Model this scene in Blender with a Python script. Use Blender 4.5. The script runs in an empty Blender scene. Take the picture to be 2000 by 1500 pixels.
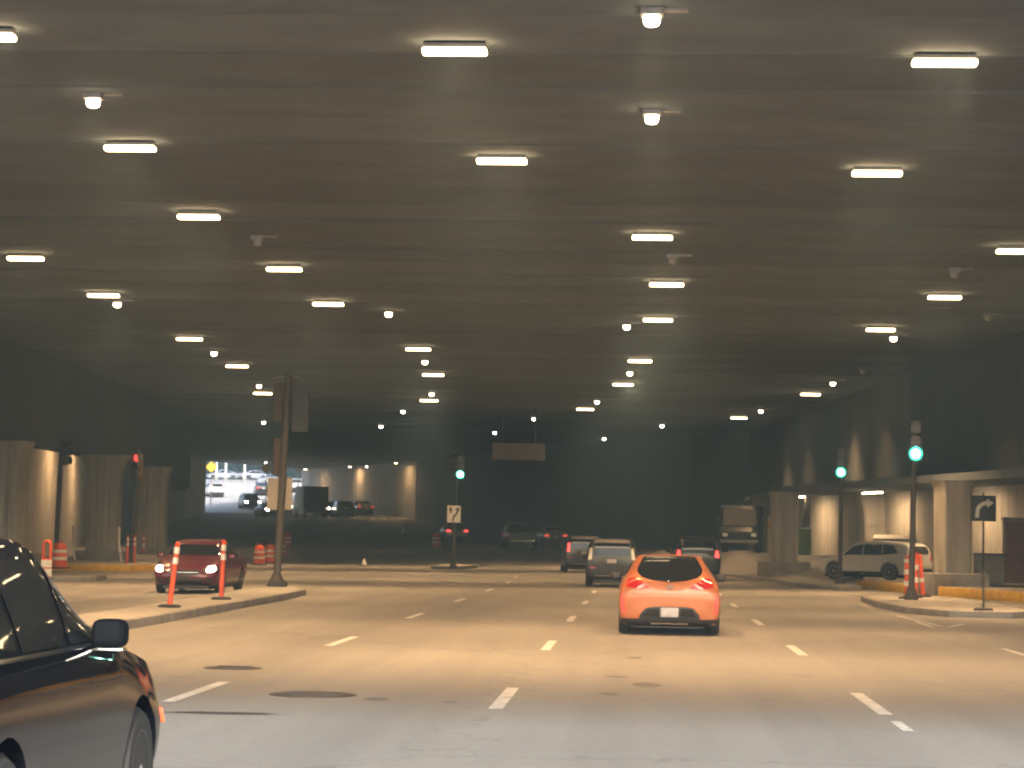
import bpy, bmesh, math, random
from mathutils import Vector, Matrix
from mathutils.bvhtree import BVHTree

random.seed(7)
scene = bpy.context.scene
COL = scene.collection

# ------------------------------------------------------------------ camera
F, CX, CY, HC = 4550.0, 1000.0, 750.0, 1.7          # focal length in px of a 2000 px wide frame
VPX, VPY, ROLL = 1250.0, 1050.0, math.radians(1.0)  # where the straight lanes meet, and the tilt of the horizon
_v = Vector(((VPX - CX) / F, -(VPY - CY) / F, -1)).normalized()
_h = Vector((math.cos(ROLL), -math.sin(ROLL), 0))
_x = (_h - _h.dot(_v) * _v).normalized()
_z = _x.cross(_v)
CAMROT = Matrix((_x, _v, _z))
cam = bpy.data.cameras.new('camera')
cam.sensor_width = 36
cam.lens = 36 * F / 2000
cam.clip_start, cam.clip_end = 0.1, 6000
cam_o = bpy.data.objects.new('camera', cam)
COL.objects.link(cam_o)
cam_o.matrix_world = Matrix.Translation((0, 0, HC)) @ CAMROT.to_4x4()
scene.camera = cam_o

# ------------------------------------------------------------------ sky, sun, exposure
SUN_EL, SUN_AZ = math.radians(25), math.radians(174)  # behind the camera: it reaches a little way in under the deck
world = bpy.data.worlds.new('World')
scene.world = world
world.use_nodes = True
wn = world.node_tree
bg = wn.nodes['Background']
sky = wn.nodes.new('ShaderNodeTexSky')
sky.sky_type = 'NISHITA'
sky.sun_disc = False
sky.sun_elevation = SUN_EL
sky.sun_rotation = SUN_AZ
sky.air_density, sky.dust_density, sky.ozone_density = 0.8, 4.0, 0.4
wn.links.new(sky.outputs[0], bg.inputs[0])
bg.inputs[1].default_value = 0.15
sun = bpy.data.lights.new('sun', 'SUN')
sun.energy, sun.angle, sun.color = 2.0, math.radians(6), (1, 0.98, 0.95)
sun_o = bpy.data.objects.new('sun', sun)
COL.objects.link(sun_o)
_sd = Vector((math.sin(SUN_AZ) * math.cos(SUN_EL), math.cos(SUN_AZ) * math.cos(SUN_EL), math.sin(SUN_EL)))
sun_o.rotation_euler = _sd.to_track_quat('Z', 'Y').to_euler()
vs = scene.view_settings
vs.view_transform, vs.look, vs.gamma, vs.exposure = 'Standard', 'None', 1.0, 2.0
vs.use_curve_mapping = False
scene.cycles.max_bounces = 6
scene.cycles.diffuse_bounces = 3
scene.cycles.glossy_bounces = 3
scene.cycles.volume_bounces = 0
scene.cycles.sample_clamp_indirect = 4.0
scene.cycles.filter_width = 2.2
scene.cycles.caustics_reflective = False
scene.cycles.caustics_refractive = False


# ------------------------------------------------------------------ helpers
def ray(px, py):
    return CAMROT @ Vector(((px - CX) / F, -(py - CY) / F, -1))


def gp(px, py, h=0.0):
    """the point at height h seen at a pixel"""
    d = ray(px, py)
    t = (h - HC) / d.z
    return Vector((d.x * t, d.y * t, h))


def pz(px, py, y):
    """the point at forward distance y seen at a pixel"""
    d = ray(px, py)
    t = y / d.y
    return Vector((d.x * t, y, HC + d.z * t))


def sm(a, b, t):
    t = min(1, max(0, (t - a) / (b - a)))
    return t * t * (3 - 2 * t)


def curve(y):
    """sideways shift of the road, which bends to the left"""
    if y < 75: return 0.0
    if y < 300: return -(y - 75) ** 2 / 960
    return -(225 ** 2) / 960 - (y - 300) * 225 / 480


_GT = [(-200, 0), (125, 0), (160, .8), (200, 2.0), (235, 3.6), (270, 6.0), (300, 8.0), (340, 9.2), (400, 9.6), (6000, 9.6)]


def g_main(y):
    for (a, ga), (b, gb) in zip(_GT, _GT[1:]):
        if y <= b:
            return ga + (gb - ga) * (y - a) / (b - a)
    return 9.6


def g(x, y):
    m = g_main(y)
    xk = 6.4 - 0.165 * (y - 88)
    side = 1.0 * sm(86, 111, y) * sm(-.3, 2.4, x - xk)
    return max(m, side)


class MB:
    def __init__(s): s.v, s.f = [], []

    def add(s, vs, fs):
        n = len(s.v)
        s.v += [tuple(p) for p in vs]
        s.f += [tuple(i + n for i in f) for f in fs]
        return s

    def box(s, x0, x1, y0, y1, z0, z1):
        return s.add([(x0, y0, z0), (x1, y0, z0), (x1, y1, z0), (x0, y1, z0), (x0, y0, z1), (x1, y0, z1), (x1, y1, z1), (x0, y1, z1)],
                     [(0, 3, 2, 1), (4, 5, 6, 7), (0, 1, 5, 4), (1, 2, 6, 5), (2, 3, 7, 6), (3, 0, 4, 7)])

    def lathe(s, prof, n=20, c=(0, 0, 0), axis='z', caps=True):
        vs, fs = [], []
        for r, h in prof:
            for k in range(n):
                a = 2 * math.pi * k / n
                p = (r * math.cos(a), r * math.sin(a), h)
                if axis == 'x': p = (p[2], p[0], p[1])
                if axis == 'y': p = (p[0], p[2], p[1])
                vs.append((p[0] + c[0], p[1] + c[1], p[2] + c[2]))
        for i in range(len(prof) - 1):
            for k in range(n):
                q = (k + 1) % n
                fs.append((i * n + k, i * n + q, (i + 1) * n + q, (i + 1) * n + k))
        if caps:
            fs.append(tuple(range(n))[::-1])
            fs.append(tuple((len(prof) - 1) * n + k for k in range(n)))
        return s.add(vs, fs)

    def tube(s, pts, r, n=10):
        pts = [Vector(p) for p in pts]
        vs, fs = [], []
        rr = r if isinstance(r, (list, tuple)) else [r] * len(pts)
        for i, p in enumerate(pts):
            d = (pts[min(i + 1, len(pts) - 1)] - pts[max(i - 1, 0)]).normalized()
            u = d.cross(Vector((0, 0, 1)) if abs(d.z) < .9 else Vector((1, 0, 0))).normalized()
            w = d.cross(u)
            for k in range(n):
                a = 2 * math.pi * k / n
                vs.append(p + (u * math.cos(a) + w * math.sin(a)) * rr[i])
        for i in range(len(pts) - 1):
            for k in range(n):
                q = (k + 1) % n
                fs.append((i * n + k, i * n + q, (i + 1) * n + q, (i + 1) * n + k))
        fs.append(tuple(range(n))[::-1])
        fs.append(tuple((len(pts) - 1) * n + k for k in range(n)))
        return s.add(vs, fs)

    def prism(s, poly, z0, z1):
        """poly: list of (x, y) counter-clockwise; z0, z1: heights or functions of (x, y)"""
        f0 = z0 if callable(z0) else (lambda x, y: z0)
        f1 = z1 if callable(z1) else (lambda x, y: z1)
        n = len(poly)
        vs = [(x, y, f0(x, y)) for x, y in poly] + [(x, y, f1(x, y)) for x, y in poly]
        fs = [tuple(range(n))[::-1], tuple(range(n, 2 * n))] + [(i, (i + 1) % n, n + (i + 1) % n, n + i) for i in range(n)]
        return s.add(vs, fs)

    def build(s, name, mat, parent=None, smooth=False, bevel=0, loc=None, rz=None):
        me = bpy.data.meshes.new(name)
        me.from_pydata(s.v, [], s.f)
        if bevel:
            bm = bmesh.new(); bm.from_mesh(me)
            bmesh.ops.bevel(bm, geom=[e for e in bm.edges if e.calc_face_angle(0) > .6], offset=bevel, segments=2, profile=.6, affect='EDGES', clamp_overlap=True)
            bm.to_mesh(me); bm.free()
        bm = bmesh.new(); bm.from_mesh(me)
        bmesh.ops.recalc_face_normals(bm, faces=bm.faces)
        bm.to_mesh(me); bm.free()
        if smooth or bevel:
            me.shade_smooth()
            me.set_sharp_from_angle(angle=math.radians(38))
        return mesh_obj(name, me, mat, parent, loc, rz)


def mesh_obj(name, me, mat, parent=None, loc=None, rz=None):
    o = bpy.data.objects.new(name, me)
    if mat: 
        me.materials.clear(); me.materials.append(mat)
    COL.objects.link(o)
    if parent: o.parent = parent
    if loc is not None: o.location = loc
    if rz is not None: o.rotation_euler.z = rz
    return o


def tag(o, label=None, cat=None, group=None, kind=None):
    if label: o['label'] = label
    if cat: o['category'] = cat
    if group: o['group'] = group
    if kind: o['kind'] = kind
    return o


def empty(name, loc=(0, 0, 0), rz=0, label=None, cat=None, group=None):
    o = bpy.data.objects.new(name, None)
    o.empty_display_size = .2
    COL.objects.link(o)
    o.location, o.rotation_euler.z = loc, rz
    return tag(o, label, cat, group)


def copy_tree(o, parent=None):
    c = o.copy()
    COL.objects.link(c)
    c.parent = parent
    for ch in o.children:
        copy_tree(ch, c)
    return c


def ordinal(n):
    return ['nearest', 'second', 'third', 'fourth', 'fifth', 'sixth', 'seventh', 'eighth', 'ninth', 'tenth'][n]


# ------------------------------------------------------------------ materials
def mat(name, col, rough=.7, metal=0, var=.0, scale=3.0, bump=0, coat=0, emit=None, estr=0, stretch=(1, 1, 1), trans=0, rand=0, spec=None, detail=6):
    m = bpy.data.materials.new(name)
    m.use_nodes = True
    nt = m.node_tree
    b = nt.nodes['Principled BSDF']
    b.inputs['Base Color'].default_value = (*col, 1)
    b.inputs['Roughness'].default_value = rough
    b.inputs['Metallic'].default_value = metal
    if spec is not None: b.inputs['Specular IOR Level'].default_value = spec
    if coat:
        b.inputs['Coat Weight'].default_value = coat
        b.inputs['Coat Roughness'].default_value = .04
    if trans: b.inputs['Transmission Weight'].default_value = trans
    if emit:
        b.inputs['Emission Color'].default_value = (*emit, 1)
        b.inputs['Emission Strength'].default_value = estr
    if var or bump or rand:
        tc = nt.nodes.new('ShaderNodeTexCoord')
        mp = nt.nodes.new('ShaderNodeMapping')
        mp.inputs['Scale'].default_value = stretch
        nz = nt.nodes.new('ShaderNodeTexNoise')
        nz.inputs['Scale'].default_value = scale
        nz.inputs['Detail'].default_value = detail
        nz.inputs['Roughness'].default_value = .65
        nt.links.new(tc.outputs['Object'], mp.inputs[0])
        nt.links.new(mp.outputs[0], nz.inputs['Vector'])
        if var or rand:
            rp = nt.nodes.new('ShaderNodeMapRange')
            rp.inputs['From Min'].default_value, rp.inputs['From Max'].default_value = .3, .7
            rp.inputs['To Min'].default_value, rp.inputs['To Max'].default_value = 1 - var, 1 + var
            nt.links.new(nz.outputs['Fac'], rp.inputs['Value'])
            mul = nt.nodes.new('ShaderNodeMix'); mul.data_type = 'RGBA'; mul.blend_type = 'MULTIPLY'
            mul.inputs['Factor'].default_value = 1
            mul.inputs['A'].default_value = (*col, 1)
            src = rp.outputs[0]
            if rand:
                oi = nt.nodes.new('ShaderNodeObjectInfo')
                r2 = nt.nodes.new('ShaderNodeMapRange')
                r2.inputs['To Min'].default_value, r2.inputs['To Max'].default_value = 1 - rand, 1 + rand
                nt.links.new(oi.outputs['Random'], r2.inputs['Value'])
                mm = nt.nodes.new('ShaderNodeMath'); mm.operation = 'MULTIPLY'
                nt.links.new(src, mm.inputs[0]); nt.links.new(r2.outputs[0], mm.inputs[1])
                src = mm.outputs[0]
            nt.links.new(src, mul.inputs['B'])
            nt.links.new(mul.outputs['Result'], b.inputs['Base Color'])
        if bump:
            bp = nt.nodes.new('ShaderNodeBump')
            bp.inputs['Strength'].default_value = bump
            bp.inputs['Distance'].default_value = .03
            nt.links.new(nz.outputs['Fac'], bp.inputs['Height'])
            nt.links.new(bp.outputs[0], b.inputs['Normal'])
    return m


def road_material():
    m = bpy.data.materials.new('worn_road')
    m.use_nodes = True
    nt = m.node_tree
    N, Lk = nt.nodes, nt.links
    b = N['Principled BSDF']
    tc = N.new('ShaderNodeTexCoord')

    def noise(scale, stretch, detail=6, rough=.6):
        mp = N.new('ShaderNodeMapping'); mp.inputs['Scale'].default_value = stretch
        Lk.new(tc.outputs['Object'], mp.inputs[0])
        n = N.new('ShaderNodeTexNoise')
        n.inputs['Scale'].default_value, n.inputs['Detail'].default_value, n.inputs['Roughness'].default_value = scale, detail, rough
        Lk.new(mp.outputs[0], n.inputs['Vector'])
        return n.outputs['Fac']

    def rng(v, a, c_, lo, hi):
        r = N.new('ShaderNodeMapRange')
        for k, q in zip(('From Min', 'From Max', 'To Min', 'To Max'), (a, c_, lo, hi)): r.inputs[k].default_value = q
        Lk.new(v, r.inputs['Value'])
        return r.outputs[0]

    def mul(a, c_):
        q = N.new('ShaderNodeMath'); q.operation = 'MULTIPLY'
        Lk.new(a, q.inputs[0]); Lk.new(c_, q.inputs[1])
        return q.outputs[0]
    big = rng(noise(.12, (1, .35, 1)), .3, .7, .90, 1.09)      # patches of wear
    lane = rng(noise(.55, (1, .03, 1), 3), .35, .65, .86, 1.08)  # wheel tracks drawn out along the lanes
    fine = rng(noise(9, (1, 1, 1), 8, .7), .3, .7, .88, 1.12)
    spots = rng(noise(1.4, (1, .6, 1), 5), .66, .74, 1.0, .84)
    mpv = N.new('ShaderNodeMapping'); mpv.inputs['Scale'].default_value = (.16, .09, .16)
    warp = N.new('ShaderNodeTexNoise'); warp.inputs['Scale'].default_value = 1.3; warp.inputs['Detail'].default_value = 5
    Lk.new(tc.outputs['Object'], warp.inputs['Vector'])
    add = N.new('ShaderNodeVectorMath'); add.operation = 'MULTIPLY_ADD'
    add.inputs[1].default_value = (2.2, 2.2, 0)
    Lk.new(warp.outputs['Color'], add.inputs[0]); Lk.new(tc.outputs['Object'], add.inputs[2])
    Lk.new(add.outputs[0], mpv.inputs[0])
    vor = N.new('ShaderNodeTexVoronoi'); vor.feature = 'DISTANCE_TO_EDGE'; vor.inputs['Scale'].default_value = 1.0
    Lk.new(mpv.outputs[0], vor.inputs['Vector'])
    crack = rng(vor.outputs['Distance'], .0, .006, .72, 1.0)       # meandering sealed cracks
    sep = N.new('ShaderNodeSeparateXYZ'); Lk.new(tc.outputs['Object'], sep.inputs[0])
    wv = N.new('ShaderNodeMath'); wv.operation = 'PINGPONG'; wv.inputs[1].default_value = 3.6
    Lk.new(sep.outputs['Y'], wv.inputs[0])
    joint = rng(wv.outputs[0], .0, .03, .80, 1.0)                  # slab joints across the road
    oil = rng(noise(.5, (1, .02, 1), 2), .52, .66, 1.0, .90)       # oil-darkened lane middles
    f = mul(mul(mul(big, lane), mul(fine, spots)), mul(mul(crack, joint), oil))
    mix = N.new('ShaderNodeMix'); mix.data_type = 'RGBA'; mix.blend_type = 'MULTIPLY'
    mix.inputs['Factor'].default_value = 1
    mix.inputs['A'].default_value = (.245, .235, .22, 1)
    Lk.new(f, mix.inputs['B'])
    Lk.new(mix.outputs['Result'], b.inputs['Base Color'])
    Lk.new(rng(noise(1.2, (1, .1, 1)), .3, .7, .62, .85), b.inputs['Roughness'])
    bp = N.new('ShaderNodeBump'); bp.inputs['Strength'].default_value = .25; bp.inputs['Distance'].default_value = .02
    Lk.new(noise(30, (1, 1, 1), 4), bp.inputs['Height'])
    Lk.new(bp.outputs[0], b.inputs['Normal'])
    return m


M = {}
M['road'] = road_material()
M['concrete'] = mat('aged_concrete', (.30, .285, .26), .85, var=.28, scale=1.1, bump=.4, rand=.08)
M['kerb'] = mat('kerb_concrete', (.26, .25, .23), .85, var=.3, scale=2.5, bump=.4)
M['island'] = mat('island_concrete', (.36, .345, .32), .85, var=.2, scale=1.8, bump=.3)
M['ceiling'] = mat('blue_tinted_ceiling_concrete', (.145, .172, .195), .9, var=.2, scale=.6, bump=.6, rand=.12, stretch=(.7, 1.2, 1))  # blue tint put into the colour to offset the warm lamplight
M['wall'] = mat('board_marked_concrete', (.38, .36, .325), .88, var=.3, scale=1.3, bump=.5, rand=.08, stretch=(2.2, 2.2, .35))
M['shade_wall'] = mat('shade_darkened_wall_concrete', (.080, .084, .084), .9, var=.16, scale=1.2, bump=.5, rand=.1, stretch=(2, 2, .4))  # darker wall copy, shade of the unlit walls put into its colour
M['yellow'] = mat('worn_yellow_paint', (.72, .44, .05), .7, var=.25, scale=4)
M['white_paint'] = mat('road_marking_paint', (.62, .61, .58), .6, var=.45, scale=7, detail=9)
M['old_patch'] = mat('old_asphalt_patch', (.13, .12, .11), .8, var=.3, scale=5)
M['tar'] = mat('tar', (.045, .043, .04), .75, var=.3, scale=5)
M['iron'] = mat('cast_iron', (.07, .065, .06), .6, .6, var=.3, scale=9)
M['steel'] = mat('galvanised_steel', (.30, .30, .29), .5, .7, var=.15, scale=5)
M['pole'] = mat('dull_brown_pole_paint', (.10, .088, .075), .6, .2, var=.2, scale=4)
M['dark_steel'] = mat('dark_painted_steel', (.045, .045, .042), .5, .3, var=.2, scale=4)
M['signal'] = mat('signal_housing', (.035, .035, .033), .5, var=.2, scale=5)
M['signal_tan'] = mat('weathered_signal_housing', (.085, .06, .04), .6, var=.25, scale=4)
M['lamp_house'] = mat('lamp_housing_metal', (.34, .33, .31), .5, .4, var=.15, scale=7)
M['orange_plastic'] = mat('orange_plastic', (.80, .11, .03), .5, var=.12, scale=6)
M['white_band'] = mat('reflective_white_band', (.85, .82, .76), .35, var=.08, scale=9)
M['rubber'] = mat('black_rubber', (.025, .025, .025), .8, var=.2, scale=8)
LAMP = (1, .585, .26)
M['glass'] = mat('tinted_car_glass', (.012, .014, .015), .04, spec=.6)
M['trim'] = mat('black_trim', (.018, .018, .019), .45)
M['matte_black'] = mat('matte_black_plastic', (.004, .005, .007), .7, spec=.06)
M['chrome'] = mat('chrome', (.75, .75, .76), .12, 1)
M['alloy'] = mat('alloy_rim', (.52, .52, .54), .35, .35)
M['plate'] = mat('number_plate', (.50, .48, .50), .4, var=.2, scale=14)
M['red_lens'] = mat('red_lamp_lens', (.45, .015, .012), .15, coat=.6)
M['amber_lens'] = mat('amber_lamp_lens', (.75, .38, .06), .2, coat=.6)
M['clear_lens'] = mat('clear_lamp_lens', (.70, .64, .50), .15, coat=.6)
M['brake'] = mat('lit_tail_lamp', (.5, .02, .02), .3, emit=(1, .06, .05), estr=1.0)
M['tail_dim'] = mat('dim_tail_lamp', (.5, .03, .02), .3, emit=(1, .10, .06), estr=.3)
M['headlamp'] = mat('lit_headlamp', (.9, .9, .8), .3, emit=(1, .84, .58), estr=16)
M['bar_lamp'] = mat('glowing_bar_lens', (.9, .9, .9), .4, emit=(1, .70, .37), estr=4.5)
M['round_lamp'] = mat('glowing_round_lens', (.9, .9, .9), .4, emit=(1, .78, .5), estr=7)
M['far_lamp'] = mat('glowing_far_lens', (.9, .9, .9), .4, emit=(1, .88, .66), estr=8)
M['dead_lamp'] = mat('unlit_lens', (.55, .54, .50), .3)
M['green'] = mat('green_signal_lens', (.1, .6, .4), .3, emit=(.06, 1, .60), estr=9)
M['red_sig'] = mat('red_signal_lens', (.6, .05, .03), .3, emit=(1, .07, .05), estr=.7)
M['dark_lens'] = mat('unlit_signal_lens', (.05, .03, .02), .3)
_m = M['green']
_nt = _m.node_tree
_b = _nt.nodes['Principled BSDF']
_tc = _nt.nodes.new('ShaderNodeTexCoord')
_le = _nt.nodes.new('ShaderNodeVectorMath'); _le.operation = 'LENGTH'
_mp = _nt.nodes.new('ShaderNodeMapping'); _mp.inputs['Scale'].default_value = (1, 0, 1)
_rp = _nt.nodes.new('ShaderNodeValToRGB')   # hot spot in the lens, its bloom painted as a green ring
for _e in _rp.color_ramp.elements[1:]: _rp.color_ramp.elements.remove(_e)
_rp.color_ramp.elements[0].position, _rp.color_ramp.elements[0].color = .0, (.6, 1, .85, 1)
for _p, _c in ((.09, (.4, 1, .75)), (.125, (.0, .05, .028)), (.20, (.0, .0075, .0042))):
    _e = _rp.color_ramp.elements.new(_p); _e.color = (*_c, 1)
_nt.links.new(_tc.outputs['Object'], _mp.inputs[0]); _nt.links.new(_mp.outputs[0], _le.inputs[0])
_nt.links.new(_le.outputs['Value'], _rp.inputs[0]); _nt.links.new(_rp.outputs[0], _b.inputs['Emission Color'])
_b.inputs['Emission Strength'].default_value = 22
M['exit_bright_sheet'] = mat('daylight_paled_ground', (.66, .64, .60), .85, var=.1, scale=.6)  # paler than the road, with strong daylight put into the colour
M['sign_white'] = mat('sign_white', (.72, .72, .70), .5, var=.08, scale=8)
M['sign_black'] = mat('sign_black', (.015, .015, .015), .5)
M['sign_back'] = mat('bare_sign_back', (.46, .40, .33), .55, .1, var=.1, scale=3)
M['sign_brown'] = mat('dusty_brown_sign', (.26, .22, .18), .6, var=.12, scale=2)
M['sign_yellow'] = mat('warning_yellow', (.80, .42, .02), .5)
M['brick'] = mat('dusty_red_brick', (.30, .15, .11), .85, var=.2, scale=6, rand=.18)
M['cabinet'] = mat('grey_cabinet_paint', (.27, .25, .23), .6, var=.15, scale=3)
M['green_paint'] = mat('green_paint', (.16, .26, .05), .6, var=.2, scale=3)
M['bark'] = mat('bark', (.07, .055, .04), .9, var=.3, scale=6)
M['leaf'] = mat('leaves', (.03, .055, .028), .7, var=.4, scale=.8)
M['white_metal'] = mat('white_painted_metal', (.75, .75, .74), .5, var=.08, scale=4)


def paint(name, col, metal=.25, rough=.28):
    return mat(name, col, rough, metal, coat=.35, var=.05, scale=2)


# ------------------------------------------------------------------ the ground
def axis_steps(segs):
    out = []
    for a, b, st in segs:
        n = max(1, round((b - a) / st))
        out += [a + (b - a) * k / n for k in range(n)]
    return out + [segs[-1][1]]


xs = axis_steps([(-3000, -200, 400), (-200, -60, 20), (-60, 30, 1.2), (30, 200, 20), (200, 3000, 400)])
ys = axis_steps([(-400, -20, 40), (-20, 80, 5), (80, 130, 1.5), (130, 400, 5), (400, 5000, 400)])
b = MB()
for y in ys:
    for x in xs:
        b.v.append((x, y, g(x, y)))
nx = len(xs)
for j in range(len(ys) - 1):
    for i in range(nx - 1):
        b.f.append((j * nx + i, j * nx + i + 1, (j + 1) * nx + i + 1, (j + 1) * nx + i))
road = tag(b.build('road', M['road'], smooth=True), kind='structure')


def strip(x0, x1, y0, y1, lift=.005, n=4):
    q = MB()
    for k in range(n + 1):
        y = y0 + (y1 - y0) * k / n
        for x in (x0, x1):
            X = x + curve(y)
            q.v.append((X, y, g(X, y) + lift))
    q.f = [(2 * k, 2 * k + 1, 2 * k + 3, 2 * k + 2) for k in range(n)]
    return q


for off in (-4.63, -1.39, 2.44):
    for k in range(-1, 7):
        y0 = 22.9 + 11.95 * k
        if off == 2.44 and k == 0:
            strip(off - .05, off + .05, 21.3, 22.4).build('lane_marking', M['white_paint'], road)
            y0 += .35
        if off == -4.63 and k == -1: continue
        strip(off - .07, off + .07, y0, y0 + 3.2).build('lane_marking', M['white_paint'], road)
for k in range(4):
    strip(5.86, 5.97, 35.4 + 11.95 * k - 11.95, 38.5 + 11.95 * k - 11.95).build('lane_marking', M['white_paint'], road)
# faint hatching before the right-hand island
for a, c in (((1752, 1203), (1840, 1224)), ((1850, 1226), (1880, 1219))):
    p, q = gp(*a), gp(*c)
    d = Vector((-(q - p).y, (q - p).x, 0)).normalized() * .05
    MB().add([p - d + Vector((0, 0, .005)), p + d + Vector((0, 0, .005)), q + d + Vector((0, 0, .005)), q - d + Vector((0, 0, .005))], [(0, 1, 2, 3)]).build('hatch_line', M['white_paint'], road)


def blotch(cx, cy, rx, ry, name, material, lift=.004, n=22, rough=.3):
    q = MB()
    q.v = [(cx + rx * math.cos(2 * math.pi * k / n) * (1 - rough * random.random()), cy + ry * math.sin(2 * math.pi * k / n) * (1 - rough * random.random()), g(cx, cy) + lift) for k in range(n)]
    q.f = [tuple(range(n))]
    return q.build(name, material, road)


for (px, py, rx, ry) in ((430, 1393, .62, .16), (610, 1392, .0, .0), (1205, 1322, .18, .22), (1262, 1338, .2, .5), (1190, 1356, .12, .2), (735, 1366, .14, .25), (1240, 1285, .12, .3), (880, 1372, .09, .12)):
    if rx:
        p = gp(px, py)
        blotch(p.x, p.y, rx, ry, 'tar_patch', M['tar' if rx > .5 else 'old_patch'])


def manhole(px, py, r, label):
    p = gp(px, py)
    e = empty('manhole_cover', (p.x, p.y, 0), 0, label, 'manhole cover', 'manhole covers in the left lanes')
    MB().lathe([(r, .0), (r, .006), (r - .04, .008)], 32).build('ring', M['iron'], e)
    q = MB()
    q.lathe([(r - .06, .008), (r - .06, .012), (r - .08, .014)], 32)
    q.build('lid', M['iron'], e)
    for k in range(-2, 3):
        MB().box(-.6 * r, .6 * r, k * .11 - .02, k * .11 + .02, .0145, .018).build('rib', M['iron'], e)


manhole(455, 1305, .36, 'smaller manhole cover beside the far end of the long white dash')
manhole(611, 1357, .46, 'larger manhole cover on the road left of the middle lane dash')


# ------------------------------------------------------------------ kerbed islands
def island(name, poly, h, top_mat, label, kerb_mat=None, base=None, kw=.16):
    """a raised island: a ring of kerb stones with the paving slab inside"""
    n = len(poly)
    cx, cy = sum(p[0] for p in poly) / n, sum(p[1] for p in poly) / n
    area = sum(poly[i][0] * poly[(i + 1) % n][1] - poly[(i + 1) % n][0] * poly[i][1] for i in range(n)) / 2
    if area < 0: poly = poly[::-1]
    e = empty(name, (0, 0, 0))
    e['kind'] = 'structure'
    inner = []
    for i in range(n):
        a, c, d = Vector(poly[i - 1]), Vector(poly[i]), Vector(poly[(i + 1) % n])
        n1 = Vector((-(c - a).y, (c - a).x)).normalized()
        n2 = Vector((-(d - c).y, (d - c).x)).normalized()
        m = (n1 + n2).normalized()
        inner.append(tuple(c + m * (kw / max(.4, m.dot(n1)))))
    hb = (lambda x, y: g(x, y) - .05)
    ht = (lambda x, y: g(x, y) + h)
    for i in range(n):
        j = (i + 1) % n
        L = (Vector(poly[j]) - Vector(poly[i])).length
        k = max(1, round(L / 2.4))
        for t in range(k):
            a, c = t / k + .006 / max(L, .1), (t + 1) / k - .006 / max(L, .1)
            f = lambda P, Q, u: (P[0] + (Q[0] - P[0]) * u, P[1] + (Q[1] - P[1]) * u)
            q = [f(poly[i], poly[j], a), f(poly[i], poly[j], c), f(inner[i], inner[j], c), f(inner[i], inner[j], a)]
            MB().prism(q, hb, ht).build('kerb_stone', kerb_mat or M['kerb'], e, bevel=.02)
    MB().prism([tuple(p) for p in inner], hb, lambda x, y: g(x, y) + h - .006).build('paving', top_mat, e)
    return e


island('median', [(-8.55, 20), (-8.6, 40), (-8.75, 58), (-8.95, 62.5), (-9.5, 65.8), (-10.3, 66.3), (-10.55, 64), (-10.3, 50), (-10.0, 38), (-9.9, 20)], .16, M['island'], '')
island('traffic_island', [(6.3, 67), (6.15, 61), (6.35, 56.5), (7.1, 54.2), (8.5, 53.8), (9.3, 55.5), (9.5, 62), (8.8, 69.5), (7.2, 70.5)], .15, M['island'], '')
island('traffic_island', [(5.4, 96), (5.45, 89), (5.85, 84), (6.9, 81.2), (7.8, 82.5), (7.7, 88), (6.5, 95)], .15, M['island'], '')
_c = gp(884, 1111)
island('traffic_island', [(_c.x - .85, _c.y - 2.5), (_c.x + .75, _c.y - 2.6), (_c.x + .9, _c.y + 5), (_c.x - .9, _c.y + 5)], .17, M['island'], '')
p = gp(150, 1137)
island('traffic_island', [(-21.5, 72.5), (-17.9, 72.3), (-17.3, 73.6), (-17.6, 76.5), (-21.5, 77.5)], .15, M['island'], '')
# long low kerb at the foot of the side ramp
e = empty('ramp_kerb'); e['kind'] = 'structure'
pa = [(3.5, 106), (4.6, 99), (5.6, 93.0), (6.1, 89.5)]
# raised pavements with yellow kerbs under the side columns
island('pavement', [(11.6, 66.8), (9.25, 77.5), (7.9, 86), (8.6, 86.6), (11.2, 86), (13.5, 79), (15.5, 67)], .3, M['island'], '', M['yellow'])
island('pavement', [(-20.0, 91), (-19.4, 93.5), (-19.6, 98), (-21.6, 112), (-25.0, 135), (-28.5, 135), (-29.5, 112), (-26, 91)], .28, M['island'], '', M['yellow'])
for i in range(3):
    a, c = Vector(pa[i]), Vector(pa[i + 1])
    d = (c - a).normalized(); nn = Vector((-d.y, d.x)) * .12
    MB().prism([tuple(a - nn), tuple(c - nn), tuple(c + nn), tuple(a + nn)][::-1], lambda x, y: g(x, y) - .1, lambda x, y: g(x, y) + .15).build('kerb_stone', M['kerb'], e)

# ------------------------------------------------------------------ the overpass
ZC = 8.675
deck = empty('overpass_deck', (0, 0, ZC), 0, 'dark concrete overpass ceiling of side by side transverse beams covering the road', 'overpass')
PITCH = 2.6
NB = int((227 - 4.9) / PITCH)
beam_me = {}
for k in range(NB):
    y = 4.9 + PITCH * k + PITCH / 2
    q = MB()
    x0, x1 = (-34 if y < 110 else -52), (26 if y < 140 else 12)
    key = (x0, x1)
    if key not in beam_me:
        w = PITCH / 2 - .018
        q.v = [(x, yy, zz) for x in (x0, x1) for yy, zz in ((-w, .62), (-w, .03), (-w + .03, 0), (w - .03, 0), (w, .03), (w, .62))]
        q.f = [(0, 1, 2, 3, 4, 5), (6, 11, 10, 9, 8, 7)] + [(i, i + 6, (i + 1) % 6 + 6, (i + 1) % 6) for i in range(6)]
        o = q.build('ceiling_beam', M['ceiling'], deck)
        beam_me[key] = o.data
    else:
        o = mesh_obj('ceiling_beam', beam_me[key], None, deck)
    o.location = (0, y, random.choice([0, .008, .02, .035]))
MB().box(-34, 26, 4.8, 110, .72, 1.5).build('slab', M['concrete'], deck)
MB().box(-52, 26, 110.02, 227.5, .72, 1.5).build('slab', M['concrete'], deck)
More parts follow.
